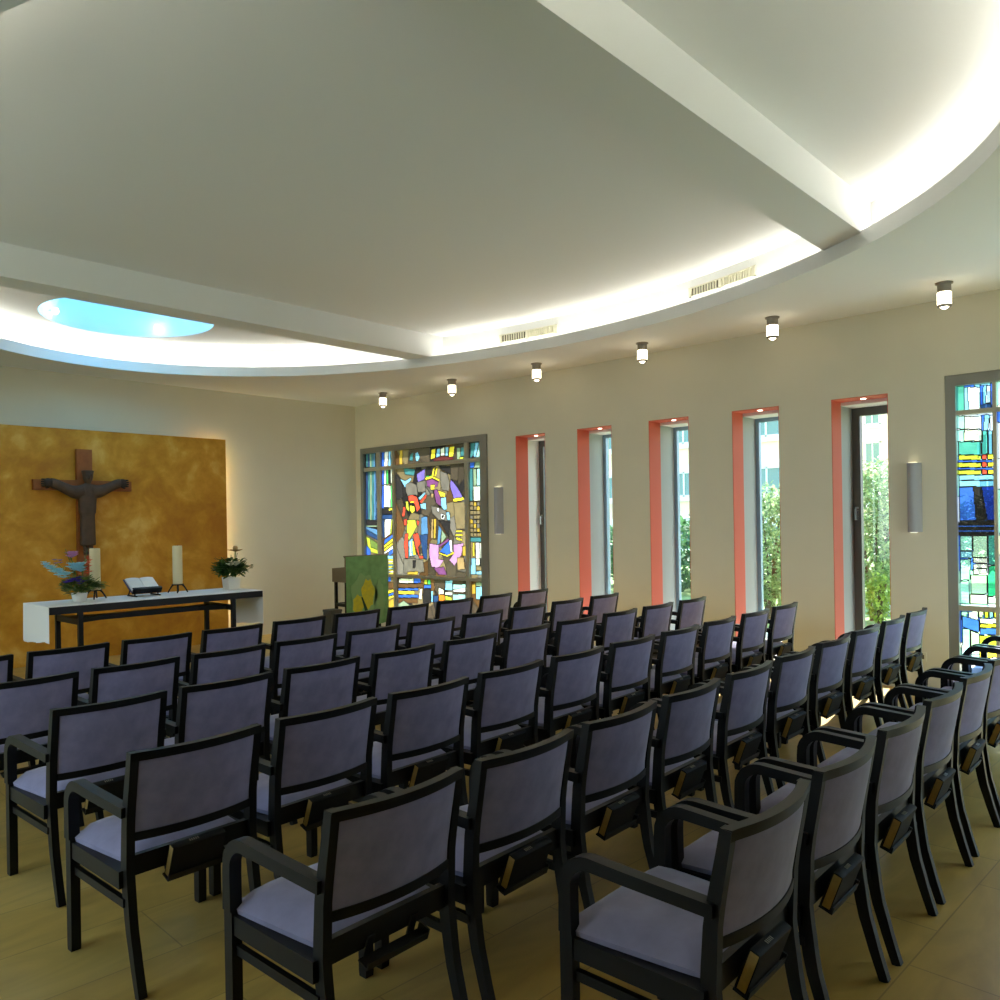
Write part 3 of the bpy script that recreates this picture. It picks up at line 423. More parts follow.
# ------------------------------------------------------------------ stained glass
GC = {'purple': (.20, .15, .55), 'grey': (.17, .155, .13), 'sky': (.25, .58, .85), 'teal': (.06, .22, .24), 'black': (.03, .028, .028), 'yellow': (.95, .78, .06),
      'green': (.10, .62, .16), 'plum': (.20, .07, .20), 'tan': (.40, .28, .13), 'tan2': (.24, .19, .10), 'red': (.85, .09, .05), 'lime': (.50, .60, .06), 'white': (.92, .95, .95),
      'steel': (.10, .24, .45), 'navy': (.03, .07, .18), 'gold': (.50, .34, .05), 'sage': (.26, .36, .24), 'pink': (.52, .28, .52), 'blue': (.05, .16, .75), 'maroon': (.12, .03, .03),
      'pale': (.78, .85, .70), 'moss': (.16, .25, .06), 'aqua': (.36, .72, .72), 'brown': (.13, .07, .03), 'orange': (.85, .25, .03), 'tealg': (.08, .40, .36), 'paleblue': (.66, .74, .95),
      'palegreen': (.55, .85, .68), 'deep': (.02, .05, .40), 'emerald': (.05, .60, .32), 'bg': (.075, .06, .042)}
def stained(parent, y0, y1, z0, z1, x, pieces, base, seeds, gmat, depth, cell, jit=.25, lead=True):
    """one leaded light: small facets of coloured glass and the lead between the pieces"""
    ny, nz = max(2, int(round((y1 - y0) / cell))), max(2, int(round((z1 - z0) / cell)))
    dy, dz = (y1 - y0) / ny, (z1 - z0) / nz
    Yc = y0 + (np.arange(ny) + .5) * dy; Zc = z0 + (np.arange(nz) + .5) * dz
    YY, ZZ = np.meshgrid(Yc, Zc)
    rng = np.random.RandomState(int(abs(y0 * 100 + z0 * 1000)) % 9999)
    sy, sz = rng.uniform(y0, y1, seeds), rng.uniform(z0, z1, seeds)
    idx = np.argmin((YY[..., None] - sy) ** 2 + ((ZZ[..., None] - sz) * .7) ** 2, axis=2)
    sc = np.array([[c * f for c in GC[base[rng.randint(len(base))]]] for f in rng.uniform(1 - jit, 1 + jit, seeds)])
    col = sc[idx]; pid = idx.astype(int).copy()
    for n, (cn, pts) in enumerate(pieces):
        ys = [q[0] for q in pts]; zs = [q[1] for q in pts]
        if max(ys) < y0 or min(ys) > y1 or max(zs) < z0 or min(zs) > z1: continue
        ins = np.zeros(YY.shape, bool)
        for (ya, za), (yb, zb) in zip(pts, pts[1:] + pts[:1]):
            if za == zb: continue
            c = (za > ZZ) != (zb > ZZ)
            ins ^= c & (YY < (yb - ya) * (ZZ - za) / (zb - za) + ya)
        c = np.array(GC[cn]); f = 1 + .10 * np.sin(YY * 31 + n) * np.sin(ZZ * 23 + 2 * n)
        col[ins] = np.clip(c * f[ins][:, None], 0, 1); pid[ins] = 1000 + n
    col = col * depth
    ld = np.zeros(pid.shape, bool)
    if lead:
        ld[:, :-1] |= pid[:, :-1] != pid[:, 1:]; ld[:-1, :] |= pid[:-1, :] != pid[1:, :]
    verts = [(x, y0 + i * dy, z0 + j * dz) for j in range(nz + 1) for i in range(ny + 1)]
    def mesh(name, mask, m):
        js, is_ = np.nonzero(mask); a = js * (ny + 1) + is_
        quads = np.stack([a, a + 1, a + ny + 2, a + ny + 1], 1)
        used, inv = np.unique(quads, return_inverse=True)
        me = bpy.data.meshes.new(name); me.from_pydata([verts[u] for u in used], [], inv.reshape(-1, 4).tolist())
        me.materials.append(m)
        o = bpy.data.objects.new(name, me); COL.objects.link(o); o.parent = parent
        return o, me, js, is_
    o, me, js, is_ = mesh('glass_light', ~ld, gmat)
    ca = me.color_attributes.new('glass_colour', 'FLOAT_COLOR', 'CORNER')
    c4 = np.ones((len(js), 4), np.float32); c4[:, :3] = col[js, is_]
    ca.data.foreach_set('color', np.repeat(c4, 4, axis=0).ravel())
    if lead and ld.any():
        l = mesh('lead_came', ld, M['lead'])[0]
        l.parent = o

def glass_window(name, yb, zb, xf, depth, pieces, base, gmat, seeds):
    w = struct_empty(name, (0, 0, 0))
    bm = bmesh.new()
    Y0, Y1 = yb[0][0] - .0, yb[-1][1]
    fy0, fy1, fz0, fz1 = name_frame[name]
    x0, x1 = xf, xf + depth
    bx(bm, x0, x1, fy0, yb[0][0], fz0, fz1); bx(bm, x0, x1, yb[-1][1], fy1, fz0, fz1)
    bx(bm, x0, x1, yb[0][0], yb[-1][1], zb[-1][1], fz1); bx(bm, x0, x1, yb[0][0], yb[-1][1], fz0, zb[0][0])
    obj('frame', bm, M['frame'], w)
    for (a, b), (c, d) in zip(yb, yb[1:]):
        bm = bmesh.new(); bx(bm, x0 + .012, x1 - .01, b, c, zb[0][0], zb[-1][1]); obj('mullion', bm, M['mullion'], w)
    for (a, b), (c, d) in zip(zb, zb[1:]):
        bm = bmesh.new()
        for (p0, p1) in yb: bx(bm, x0 + .012, x1 - .01, p0, p1, b, c)
        obj('transom', bm, M['mullion'], w)
    for p0, p1 in yb:
        for q0, q1 in zb:
            stained(w, p0, p1, q0, q1, x0 + .045, pieces, base, max(3, int(seeds * (p1 - p0) * (q1 - q0))), gmat, .55 if name == 'window_6' else 1.0, .0095 if name == 'window_6' else .0075)
    return w
name_frame = {'window_6': (G1[0], G1[1], ZB, G1[2]), 'window_7': (G2[0], G2[1], ZB, G2[2])}
glass_window('window_6', [(8.10, 8.36), (8.43, 10.04), (10.10, 10.40), (10.49, 10.83)], [(.20, .81), (.855, 2.545), (2.605, 2.84)], WX - .035, .11,
             SGL_PIECES, ['bg', 'bg', 'brown', 'grey', 'black', 'tan2'], M['stained_dim'], 22)
glass_window('window_7', [(-.70, -.42), (-.39, .02), (.05, .72), (.75, 1.19), (1.22, 1.66), (1.69, 1.985)], [(.20, .77), (.82, 2.58), (2.62, 2.85)], WX + .02, .11,
             SGR_PIECES, ['paleblue', 'sky', 'pale', 'white', 'aqua', 'paleblue', 'blue'], M['stained_clear'], 26)

# ------------------------------------------------------------------ chairs
def post_y(z):
    pts = [(0, -.036), (.10, -.004), (.24, .034), (.42, .058), (.60, .048), (.86, .0)]
    for (z0, y0), (z1, y1) in zip(pts, pts[1:]):
        if z <= z1:
            t = (z - z0) / (z1 - z0); t2 = t * t * (3 - 2 * t) * .15 + t * .85
            return y0 + (y1 - y0) * t2
    return 0.0
def bulge(x): return -.040 * max(0.0, 1 - (x / .245) ** 2)

def make_chair(label, group):
    t = thing('armchair', label, 'chair', group=group)
    W = M['wood']
    # seat cushion, crowned on top
    bm = bmesh.new(); n = 9; top = []; bot = []
    for j in range(n + 1):
        for i in range(n + 1):
            u, v = -1 + 2 * i / n, -1 + 2 * j / n
            hw = .249 + .022 * v
            x = u * hw * (1 - .03 * abs(v) ** 6); y = .300 + v * .238 * (1 - .03 * abs(u) ** 6)
            h = (1 - abs(u) ** 5) ** .5 * (1 - abs(v) ** 5) ** .5 if max(abs(u), abs(v)) < 1 else 0
            top.append(bm.verts.new((x, y, .446 + .052 * h))); 
    for j in range(n):
        for i in range(n):
            a = j * (n + 1) + i; bm.faces.new((top[a], top[a + 1], top[a + n + 2], top[a + n + 1]))
    rim = [top[i] for i in range(n + 1)] + [top[j * (n + 1) + n] for j in range(1, n + 1)] + [top[n * (n + 1) + i] for i in range(n - 1, -1, -1)] + [top[j * (n + 1)] for j in range(n - 1, 0, -1)]
    low = [bm.verts.new((q.co.x * .985, .300 + (q.co.y - .300) * .985, .4285)) for q in rim]
    for i in range(len(rim)):
        j = (i + 1) % len(rim); bm.faces.new((rim[j], rim[i], low[i], low[j]))
    bm.faces.new(low)
    obj('seat', bm, M['seatfab'], t, smooth=50)
    # seat frame
    bm = bmesh.new()
    for s in (-1, 1):
        bx(bm, s * .262 - .014, s * .262 + .014, .06, .49, .366, .428)
    bx(bm, -.250, .250, .500, .524, .366, .428)
    bx(bm, -.250, .250, .074, .500, .405, .4275)
    bx(bm, -.250, .250, .050, .074, .402, .474)
    bevel(bm, .003)
    obj('seat_frame', bm, W, t)
    # backrest: curved upholstered panel held in a curved frame
    def curved(bm, z0, z1, hw, th, nx=14, nz=4, puff=0.0):
        rings = []
        F = []; B = []
        for j in range(nz + 1):
            z = z0 + (z1 - z0) * j / nz
            for i in range(nx + 1):
                x = -hw + 2 * hw * i / nx
                e = puff * (1 - abs(2 * j / nz - 1) ** 4) * (1 - abs(x / hw) ** 6)
                y = post_y(z) + bulge(x)
                F.append(bm.verts.new((x, y + th / 2 + e, z))); B.append(bm.verts.new((x, y - th / 2 - e, z)))
        w = nx + 1
        for j in range(nz):
            for i in range(nx):
                a = j * w + i
                bm.faces.new((F[a], F[a + w], F[a + w + 1], F[a + 1])); bm.faces.new((B[a], B[a + 1], B[a + w + 1], B[a + w]))
        for i in range(nx):
            bm.faces.new((F[i], F[i + 1], B[i + 1], B[i])); a = nz * w + i
            bm.faces.new((F[a], B[a], B[a + 1], F[a + 1]))
        for j in range(nz):
            a = j * w; bm.faces.new((F[a], B[a], B[a + w], F[a + w])); a = j * w + nx
            bm.faces.new((F[a], F[a + w], B[a + w], B[a]))
    bm = bmesh.new(); curved(bm, .560, .834, .228, .022, 16, 8, .006); obj('backrest', bm, M['fabric'], t, smooth=50)
    bm = bmesh.new(); curved(bm, .828, .860, .259, .034, 16, 1); bevel(bm, .004); obj('top_rail', bm, W, t, smooth=40)
    bm = bmesh.new(); curved(bm, .532, .563, .230, .032, 16, 1); bevel(bm, .004); obj('lower_rail', bm, W, t, smooth=40)
    for s in (-1, 1):
        # sabre rear leg running up into the back post
        path = []
        for i in range(17):
            z = .858 * i / 16
            th = .031 + .016 * min(1, z / .4) - .014 * max(0, (z - .45) / .41)
            path.append((post_y(z), z, th, 0))
        bm = bmesh.new(); sweep_yz(bm, path, s * .245, .031); bevel(bm, .004); obj('leg', bm, W, t, smooth=40)
        # front leg
        bm = bmesh.new(); sweep_yz(bm, [(.505, 0, .036), (.505, .02, .042), (.505, .2, .044), (.505, .44, .046)], s * .264, .036); bevel(bm, .004); obj('leg', bm, W, t, smooth=40)
        # armrest: rises from the front leg, bends and runs back to the post
        pa = [(.505, .44, .046), (.505, .56, .043)]
        for i in range(1, 8):
            a = PI / 2 * i / 7
            pa.append((.505 - .085 + .085 * math.cos(a), .578 + .085 * math.sin(a), .043 - .004 * i / 7))
        pa += [(.30, .656, .038, -s * .002), (.18, .650, .037, -s * .006), (.035, .642, .037, -s * .012)]
        bm = bmesh.new(); sweep_yz(bm, pa, s * .266, .042); bevel(bm, .005); obj('armrest', bm, W, t, smooth=40)
        bm = bmesh.new(); bx(bm, s * .257 - .010, s * .257 + .010, .05, .49, .300, .330); bevel(bm, .003); obj('stretcher', bm, W, t)
    # sloping rack for a hymnal under the rear rail
    R4 = Matrix.Translation((.0, .040, .3665)) @ Matrix.Rotation(math.radians(20), 4, 'X')
    bm = bmesh.new()
    bx(bm, -.118, .122, -.020, .020, -.006, 0, R4)
    bx(bm, -.118, .122, -.026, -.020, -.006, .020, R4)
    bx(bm, .116, .122, -.026, .020, 0, .030, R4)
    bx(bm, -.10, -.07, .018, .023, -.006, .07, R4); bx(bm, .07, .10, .018, .023, -.006, .07, R4)
    obj('book_rack', bm, M['rack'], t)
    return t

ROWS = {
 'A': ([2.14, 2.76, 3.39, 4.01, 4.64, 5.26, 5.89, 6.51, 7.14], [0.99, 1.0, 1.01, 1.02, 1.03, 1.04, 1.05, 1.06, 1.08], 1.0, 'the back row'),
 'B': ([1.55, 2.16, 2.78, 3.4, 4.04, 4.68, 5.33, 5.99, 6.66, 7.33], [1.88, 1.9, 1.92, 1.94, 1.96, 1.98, 2.0, 2.02, 2.04, 2.06], 1.7, 'the second row from the back'),
 'C': ([1.43, 2.04, 2.65, 3.28, 3.91, 4.55, 5.2, 5.86, 6.53, 7.2], [2.91, 2.94, 2.96, 2.99, 3.01, 3.04, 3.06, 3.09, 3.11, 3.14], 2.2, 'the third row from the back'),
 'D': ([1.49, 2.09, 2.7, 3.33, 3.96, 4.6, 5.24, 5.9, 6.57, 7.25], [3.88, 3.91, 3.94, 3.96, 3.99, 4.02, 4.04, 4.07, 4.1, 4.12], 2.4, 'the fourth row from the back'),
 'E': ([1.41, 2.01, 2.62, 3.23, 3.86, 4.49, 5.14, 5.79, 6.45, 7.13], [4.8, 4.84, 4.87, 4.91, 4.95, 4.98, 5.02, 5.05, 5.09, 5.12], 3.0, 'the second row from the altar'),
 'F': ([1.37, 1.98, 2.6, 3.22, 3.86, 4.5, 5.15, 5.82, 6.49, 7.17], [5.81, 5.85, 5.89, 5.93, 5.97, 6.01, 6.05, 6.09, 6.13, 6.17], 3.2, 'the front row by the altar'),
}
BOOKS = {'A': range(0, 6), 'B': range(1, 10), 'C': range(0, 10), 'D': range(0, 1), 'E': (), 'F': ()}
def make_book():
    """hymnal standing spine-up in the rack, page edges towards the aisle; built in rack coordinates"""
    t = thing('hymnal', '', 'book', group='hymnals in the racks under the chair backs')
    bm = bmesh.new()
    bx(bm, -.104, .104, -.016, -.013, 0, .126); bx(bm, -.104, .104, .013, .016, 0, .126)
    # rounded spine on top
    rings = []
    for x in (-.104, .104):
        rings.append([(x, .016 * math.cos(PI * i / 8), .1245 + .0055 * math.sin(PI * i / 8)) for i in range(9)])
    loft(bm, rings)
    obj('cover', bm, M['cover'], t, smooth=40)
    bm = bmesh.new(); bx(bm, -.1035, .100, -.0128, .0128, .002, .124); obj('page_block', bm, M['pages'], t)
    bm = bmesh.new()
    for i in range(5): bx(bm, -.035 + i * .008, -.032 + i * .008, -.006, .006, .1296, .1306)
    obj('spine_lettering', bm, M['goldfoil'], t)
    return t
chair0 = book0 = None
for key, (xs, ys, rot, rowname) in ROWS.items():
    for i, (x, y) in enumerate(zip(xs, ys)):
        lab = 'lilac armchair with black frame, %s from the left in %s' % (ORD[i], rowname)
        grp = 'armchairs set out in rows'
        rz = math.radians(rot + random.uniform(-.7, .7))
        if chair0 is None: chair0 = make_chair(lab, grp); chair0.location = (x, y, 0); chair0.rotation_euler = (0, 0, rz)
        else: dup(chair0, (x, y, 0), rz, lab)
        if i in BOOKS[key]:
            bl = 'black hymnal under the back of the %s chair from left, %s' % (ORD[i], rowname.replace('the ', '', 1))
            tilt = math.radians(20)
            dx = random.uniform(-.008, .010); yaw = rz
            mtx = Matrix.Translation((x, y, 0)) @ Matrix.Rotation(yaw, 4, 'Z') @ Matrix.Translation((-.004 + dx, .0395, .3675)) @ Matrix.Rotation(tilt, 4, 'X')
            if book0 is None: book0 = make_book(); b = book0; b['label'] = bl
            else: b = dup(book0, (0, 0, 0), 0, bl)
            b.location = mtx.to_translation(); b.rotation_euler = mtx.to_euler()

# ------------------------------------------------------------------ altar end
# ochre wall panel, free of the wall with a tube behind its edge
bm = bmesh.new(); bx(bm, 1.95, 5.845, 10.90, 10.96, .0, 2.93); bevel(bm, .004)
pan = tag(obj('wall_panel', bm, M['ochre']), 'mottled ochre panel standing in front of the cream back wall', 'panel')
bm = bmesh.new(); bx(bm, 5.66, 5.70, 10.985, 11.02, .1, 2.80); obj('light_tube', bm, M['paneltube'], pan)
bm = bmesh.new()
for x in (1.9, 3.9, 5.4): bx(bm, x, x + .05, 10.96, BY, .0, 2.6)
obj('batten', bm, M['whitepaint'], pan)

# crucifix
cx = thing('crucifix', 'reddish brown wooden crucifix with dark carved figure, hanging on the ochre panel', 'crucifix', (3.875, 10.885, .92))
def rel(bm, o):
    for v in bm.verts: v.co -= Vector(o.location)
    return bm
bm = bmesh.new(); bx(bm, 3.785, 3.968, 10.83, 10.895, .92, 2.675); bevel(bm, .006); obj('upright', rel(bm, cx), M['crosswood'], cx)
bm = bmesh.new(); bx(bm, 3.285, 4.46, 10.835, 10.897, 2.150, 2.280); bevel(bm, .006); obj('crossbar', rel(bm, cx), M['crosswood'], cx)
bm = bmesh.new()
def esec(cxx, cy, z, rx, ry, n=20, p=2.6):
    out = []
    for i in range(n):
        a = 2 * PI * i / n; c, s = math.cos(a), math.sin(a)
        out.append((cxx + rx * math.copysign(abs(c) ** (2 / p), c), cy + ry * math.copysign(abs(s) ** (2 / p), s), z))
    return out
fy = 10.775; fx = 3.882; hands = []
loft(bm, [esec(fx, fy, z, rx, ry) for z, rx, ry in ((1.452, .088, .050), (1.47, .094, .056), (1.62, .090, .056), (1.80, .086, .054), (1.868, .087, .056))])
loft(bm, [esec(fx, fy, z, rx, ry) for z, rx, ry in ((1.855, .094, .062), (1.88, .100, .064), (1.98, .104, .066), (2.06, .112, .066), (2.15, .120, .062), (2.20, .095, .055), (2.235, .040, .040))])
# head: neck, bearded narrow chin, crown flaring to a flat top
loft(bm, [esec(fx + .006, fy - .012, z, rx, ry) for z, rx, ry in ((2.20, .030, .03), (2.24, .030, .034), (2.262, .038, .044), (2.295, .056, .056), (2.335, .060, .058), (2.36, .063, .060), (2.395, .072, .066), (2.402, .071, .065))])
bx(bm, fx - .002, fx + .014, fy - .088, fy - .055, 2.29, 2.335)      # nose
bx(bm, fx - .04, fx + .05, fy - .074, fy - .05, 2.338, 2.352)        # brow
for s, pts in ((-1, [(fx - .05, 2.140, .075), (fx - .15, 2.125, .070), (fx - .25, 2.165, .062), (fx - .35, 2.215, .056), (fx - .42, 2.238, .050)]),
               (1, [(fx + .05, 2.140, .075), (fx + .15, 2.140, .068), (fx + .25, 2.182, .060), (fx + .35, 2.232, .054), (fx + .41, 2.252, .048)])):
    pp = smoothstep_path(pts, 4); rings = []
    for k, (x, z, r) in enumerate(pp):
        rings.append([(x - .0 * s, fy + r * .95 * math.cos(2 * PI * i / 14), z + r * 1.2 * math.sin(2 * PI * i / 14)) for i in range(14)])
    loft(bm, rings)
    x, z, r = pp[-1]
    # open hand: palm with four fingers and a thumb, stylised as on the carving
    hb = bmesh.new()
    loft(hb, [esec(0, 0, k * .030, rx, ry, 14) for k, (rx, ry) in enumerate(((.040, .030), (.054, .034), (.056, .030), (.046, .024)))])
    for f in range(4):
        q = -.036 + f * .024
        tube(hb, [(q, 0, .075), (q * 1.1, -.006, .11), (q * 1.12, -.016, .128 - .008 * abs(f - 1.5))], .0125, 8, .009)
    tube(hb, [(.035, -.006, .02), (.062, -.016, .055), (.066, -.022, .075)], .012, 8, .009)
    HM = Matrix.Translation((x - s * .02, fy, z)) @ Matrix.Rotation(s * PI / 2, 4, 'Y') @ Matrix.Rotation(0 if s > 0 else PI, 4, 'Z')
    for v in hb.verts: v.co = HM @ v.co
    hands.append(hb)
# feet below the hem
for s in (-1, 1):
    loft(bm, [esec(fx + s * .034, fy + .01 - .01 * k, 1.47 - .035 * k, .026 - .002 * k, .030) for k in range(4)])
    loft(bm, [esec(fx + s * .034, fy - .025, 1.375 - .02 * k, .028, .045 - .01 * k) for k in range(3)])
corp = obj('figure', rel(bm, cx), M['bronze'], cx, smooth=60)
for hb in hands: obj('hand', rel(hb, cx), M['darkbronze'], corp, smooth=60)
r = corp.modifiers.new('union', 'REMESH'); r.mode = 'VOXEL'; r.voxel_size = .0075; r.use_smooth_shade = True
s_ = corp.modifiers.new('soften', 'SMOOTH'); s_.iterations = 2; s_.factor = .5

# altar table
AX0, AX1, AY0, AY1 = 2.55, 4.72, 8.03, 8.75
alt = thing('altar_table', 'long black altar table draped with a white cloth in front of ochre panel', 'table', (3.63, 8.39, 0))
bm = bmesh.new(); bx(bm, AX0, AX1, AY0, AY1, .875, .943); bevel(bm, .004); obj('tabletop', rel(bm, alt), M['black'], alt)
for x in (2.81, 4.37):
    for y in (8.06, 8.66):
        bm = bmesh.new(); bx(bm, x, x + .042, y, y + .042, 0, .876); bevel(bm, .003); obj('leg', rel(bm, alt), M['black'], alt)
    bm = bmesh.new(); bx(bm, x + .004, x + .038, 8.10, 8.66, .755, .812); obj('end_rail', rel(bm, alt), M['black'], alt)
bm = bmesh.new()
for z in (.758, .809): pass
prof = [(2.848, .17), (3.10, .045), (4.12, .045), (4.374, .17)]
rings = []
for x, h in prof: rings.append([(x, 8.38 - h, .757), (x, 8.38 + h, .757), (x, 8.38 + h, .810), (x, 8.38 - h, .810)])
loft(bm, rings); obj('stretcher', rel(bm, alt), M['black'], alt)
bm = bmesh.new()
def drape(bm, x, z0, sgn):
    n = 14; F = []; 
    for j in range(7):
        for i in range(n + 1):
            y = AY0 + .004 + (AY1 - AY0 - .008) * i / n
            f = j / 6
            hem = z0 + .006 * math.sin(i * .9) + .016 * math.sin(i * .33 + 1)
            z = .950 + (hem - .950) * f
            F.append((x + sgn * (.006 + .012 * f * math.sin(i * 1.3) ** 2), y, z))
    a = [bm.verts.new(q) for q in F]; b = [bm.verts.new((q[0] - sgn * .003, q[1], q[2])) for q in F]
    w = n + 1
    for j in range(6):
        for i in range(n):
            k = j * w + i
            bm.faces.new((a[k], a[k + 1], a[k + w + 1], a[k + w])); bm.faces.new((b[k], b[k + w], b[k + w + 1], b[k + 1]))
    for i in range(n):
        k = 6 * w + i; bm.faces.new((a[k], a[k + 1], b[k + 1], b[k]))
    for j in range(6):
        for k in (j * w, j * w + n): bm.faces.new((a[k], b[k], b[k + w], a[k + w]))
bx(bm, AX0 - .006, AX1 + .006, AY0 + .004, AY1 - .004, .944, .950)
drape(bm, AX0, .60, -1); drape(bm, AX1, .56, 1)
tag(obj('altar_cloth', bm, M['cloth'], smooth=40), 'white linen cloth over the altar tabletop, hanging down at both ends', 'cloth')
TZ = .9505
# candles on four-legged iron stands
for x, nm in ((3.125, 'beside the colourful bouquet'), (3.975, 'between the open book and the potted plant')):
    st = thing('candle_stand', 'dark iron four-legged candle stand on the altar ' + nm, 'candle stand', (x, 8.50, TZ), 0.3, 'candle stands on the altar')
    bm = bmesh.new(); lathe(bm, [(.062, .086), (.064, .092), (.062, .098)], 0, 0, 24); obj('plate', bm, M['iron'], st, smooth=40)
    for k in range(4):
        a = PI / 4 + k * PI / 2; c, s = math.cos(a), math.sin(a)
        bm = bmesh.new(); tube(bm, [(.045 * c, .045 * s, .09), (.065 * c, .065 * s, .07), (.088 * c, .088 * s, .03), (.100 * c, .100 * s, .007)], .009, 8, .007)
        obj('leg', bm, M['iron'], st, smooth=60)
    cd = thing('altar_candle', 'thick ivory pillar candle on the iron stand ' + nm, 'candle', (x, 8.50, TZ + .0985), 0, 'altar candles')
    bm = bmesh.new(); lathe(bm, [(.049, 0), (.050, .004), (.050, .405), (.046, .414), (.030, .408), (.005, .406)], 0, 0, 28); obj('wax_body', bm, M['wax'], cd, smooth=40)
    bm = bmesh.new(); tube(bm, [(0, 0, .404), (.002, 0, .42)], .002, 6); obj('wick', bm, M['iron'], cd)
# open book on a low stand
bs = thing('book_stand', 'low black book stand in the middle of the altar cloth', 'book stand', (3.60, 8.47, TZ), 0)
tl = math.radians(-58)
RB = Matrix.Translation((0, -.05, .040)) @ Matrix.Rotation(tl, 4, 'X')
bm = bmesh.new(); bx(bm, -.145, .145, -.005, .006, -.01, .225, RB); bevel(bm, .002); obj('backboard', bm, M['rack'], bs)
bm = bmesh.new(); bx(bm, -.15, .15, -.055, -.004, -.018, -.002, RB); bx(bm, -.15, .15, -.060, -.052, -.018, .012, RB); obj('ledge', bm, M['rack'], bs)
for s in (-1, 1):
    bm = bmesh.new(); tube(bm, [(s * .12, -.105, .008), (s * .12, .12, .008)], .008, 8); tube(bm, [(s * .12, .10, .008), (s * .12, .055, .085)], .007, 8); tube(bm, [(s * .12, -.06, .008), (s * .12, -.05, .04)], .007, 8)
    obj('foot', bm, M['rack'], bs)
bo = thing('open_book', 'open book with white pages resting on the black altar book stand', 'book', (3.60, 8.47, TZ), 0)
bm = bmesh.new(); bx(bm, -.16, .16, -.012, -.007, 0, .235, RB); obj('cover', bm, mat('dark_blue_book_cover', rgb(52, 50, 96), .5), bo)
for s in (-1, 1):
    bm = bmesh.new(); rings = []
    for i in range(7):
        f = i / 6; x = s * (.003 + .142 * f); d = .010 + .016 * math.sin(PI * (.12 + .75 * f))
        rings.append([RB @ Vector((x, -.0125, .008)), RB @ Vector((x, -.0125 - d, .008)), RB @ Vector((x, -.0125 - d, .222)), RB @ Vector((x, -.0125, .222))])
    loft(bm, rings); obj('pages', bm, M['paper'], bo, smooth=50)

def leaf(bm, base, direc, length, width, bend=.25, mi=0):
    d = Vector(direc).normalized(); side = d.cross(Vector((0, 0, 1)))
    if side.length < .05: side = Vector((1, 0, 0))
    side.normalize(); up = side.cross(d).normalized()
    L = []; R = []; C = []
    for t, wf in ((0, .12), (.3, .85), (.6, 1.0), (.85, .55), (1.0, .04)):
        p = Vector(base) + d * length * t + up * (-bend * length * t * t)
        C.append(bm.verts.new(p - up * width * .12)); L.append(bm.verts.new(p + side * width * wf / 2)); R.append(bm.verts.new(p - side * width * wf / 2))
    for i in range(4):
        for A, B in ((L, C), (C, R)):
            f = bm.faces.new((A[i], B[i], B[i + 1], A[i + 1])); f.material_index = mi
def blob(bm, c, r, n=7, sq=1.0):
    rings = []
    for j in range(1, n):
        a = PI * j / n - PI / 2
        rings.append([(c[0] + r * math.cos(a) * math.cos(2 * PI * i / 8), c[1] + r * math.cos(a) * math.sin(2 * PI * i / 8), c[2] + r * sq * math.sin(a)) for i in range(8)])
    loft(bm, rings)
def blossom(bm, c, r, petals=6, cup=.5, ph=0):
    for k in range(petals):
        a = 2 * PI * k / petals + ph
        leaf(bm, c, (math.cos(a), math.sin(a), cup), r, r * .8, .1)

# left bouquet
bq = thing('flower_arrangement', 'colourful bouquet with blue, violet and pink flowers in white pot on altar', 'flowers', (2.915, 8.33, TZ))
bm = bmesh.new(); lathe(bm, [(.052, 0), (.060, .01), (.072, .085), (.075, .09), (.068, .09), (.060, .03), (.01, .025)], 0, 0, 24); obj('pot', bm, M['white'], bq, smooth=40)
rn = random.Random(3)
bm = bmesh.new()
for k in range(330):
    a = rn.uniform(0, 2 * PI); u = rn.uniform(-1, 1); q = math.sqrt(1 - u * u); rr = rn.uniform(.5, 1)
    c = (.135 * rr * q * math.cos(a), .11 * rr * q * math.sin(a), .155 + .085 * rr * u)
    leaf(bm, c, (math.cos(a), math.sin(a), rn.uniform(-.1, 1.0)), rn.uniform(.05, .09), rn.uniform(.02, .04), rn.uniform(0, .25))
for k in range(30):
    leaf(bm, (rn.uniform(.06, .13), rn.uniform(-.1, .0), .14 + rn.uniform(0, .04)), (1, rn.uniform(-.5, .1), rn.uniform(-.15, .25)), rn.uniform(.08, .13), .03, .1)
obj('foliage', bm, M['bouqleaf'], bq)
for (dx, dy, dz) in ((-.12, 0, .52), (.09, .02, .52), (.06, .0, .42), (-.05, .02, .40), (-.075, .0, .44), (-.20, -.0, .39)):
    bm = bmesh.new(); tube(bm, smoothstep_path([(dx * .2, dy, .10), (dx * .6, dy, .10 + dz * .5), (dx, dy, dz)], 4), .004, 6); 
    for k in range(5):
        f = .4 + .12 * k; leaf(bm, (dx * f, dy, .1 + (dz - .1) * f), (rn.uniform(-1, 1), rn.uniform(-1, 1), .8), .06, .016, .2)
    obj('stem', bm, M['bouqleaf'], bq)
bm = bmesh.new()
for k in range(40):
    f = k / 39; c = (-.145 - .18 * f + rn.uniform(-.015, .015), -.06 + rn.uniform(-.02, .02), .26 + .13 * f + rn.uniform(-.035, .025) * (1 - .5 * f))
    blossom(bm, c, .050 * (1.1 - .5 * f), 6, .4, k)
obj('delphinium_spike', bm, M['cyan'], bq)
bm = bmesh.new()
for k in range(20): blossom(bm, (rn.uniform(-.10, .01), -.06 + rn.uniform(-.02, .02), .335 + rn.uniform(-.035, .045)), .048, 6, .5, k)
obj('cyan_flower', bm, M['cyan'], bq)
for c in ((-.13, -.10, .215), (-.02, -.11, .20), (-.07, -.10, .23)):
    bm = bmesh.new()
    for k in range(8): blossom(bm, (c[0] + rn.uniform(-.03, .03), c[1] + rn.uniform(-.02, .02), c[2] + rn.uniform(-.02, .02)), .032, 6, .4, k)
    obj('violet_flower', bm, M['violet'], bq)
bm = bmesh.new()
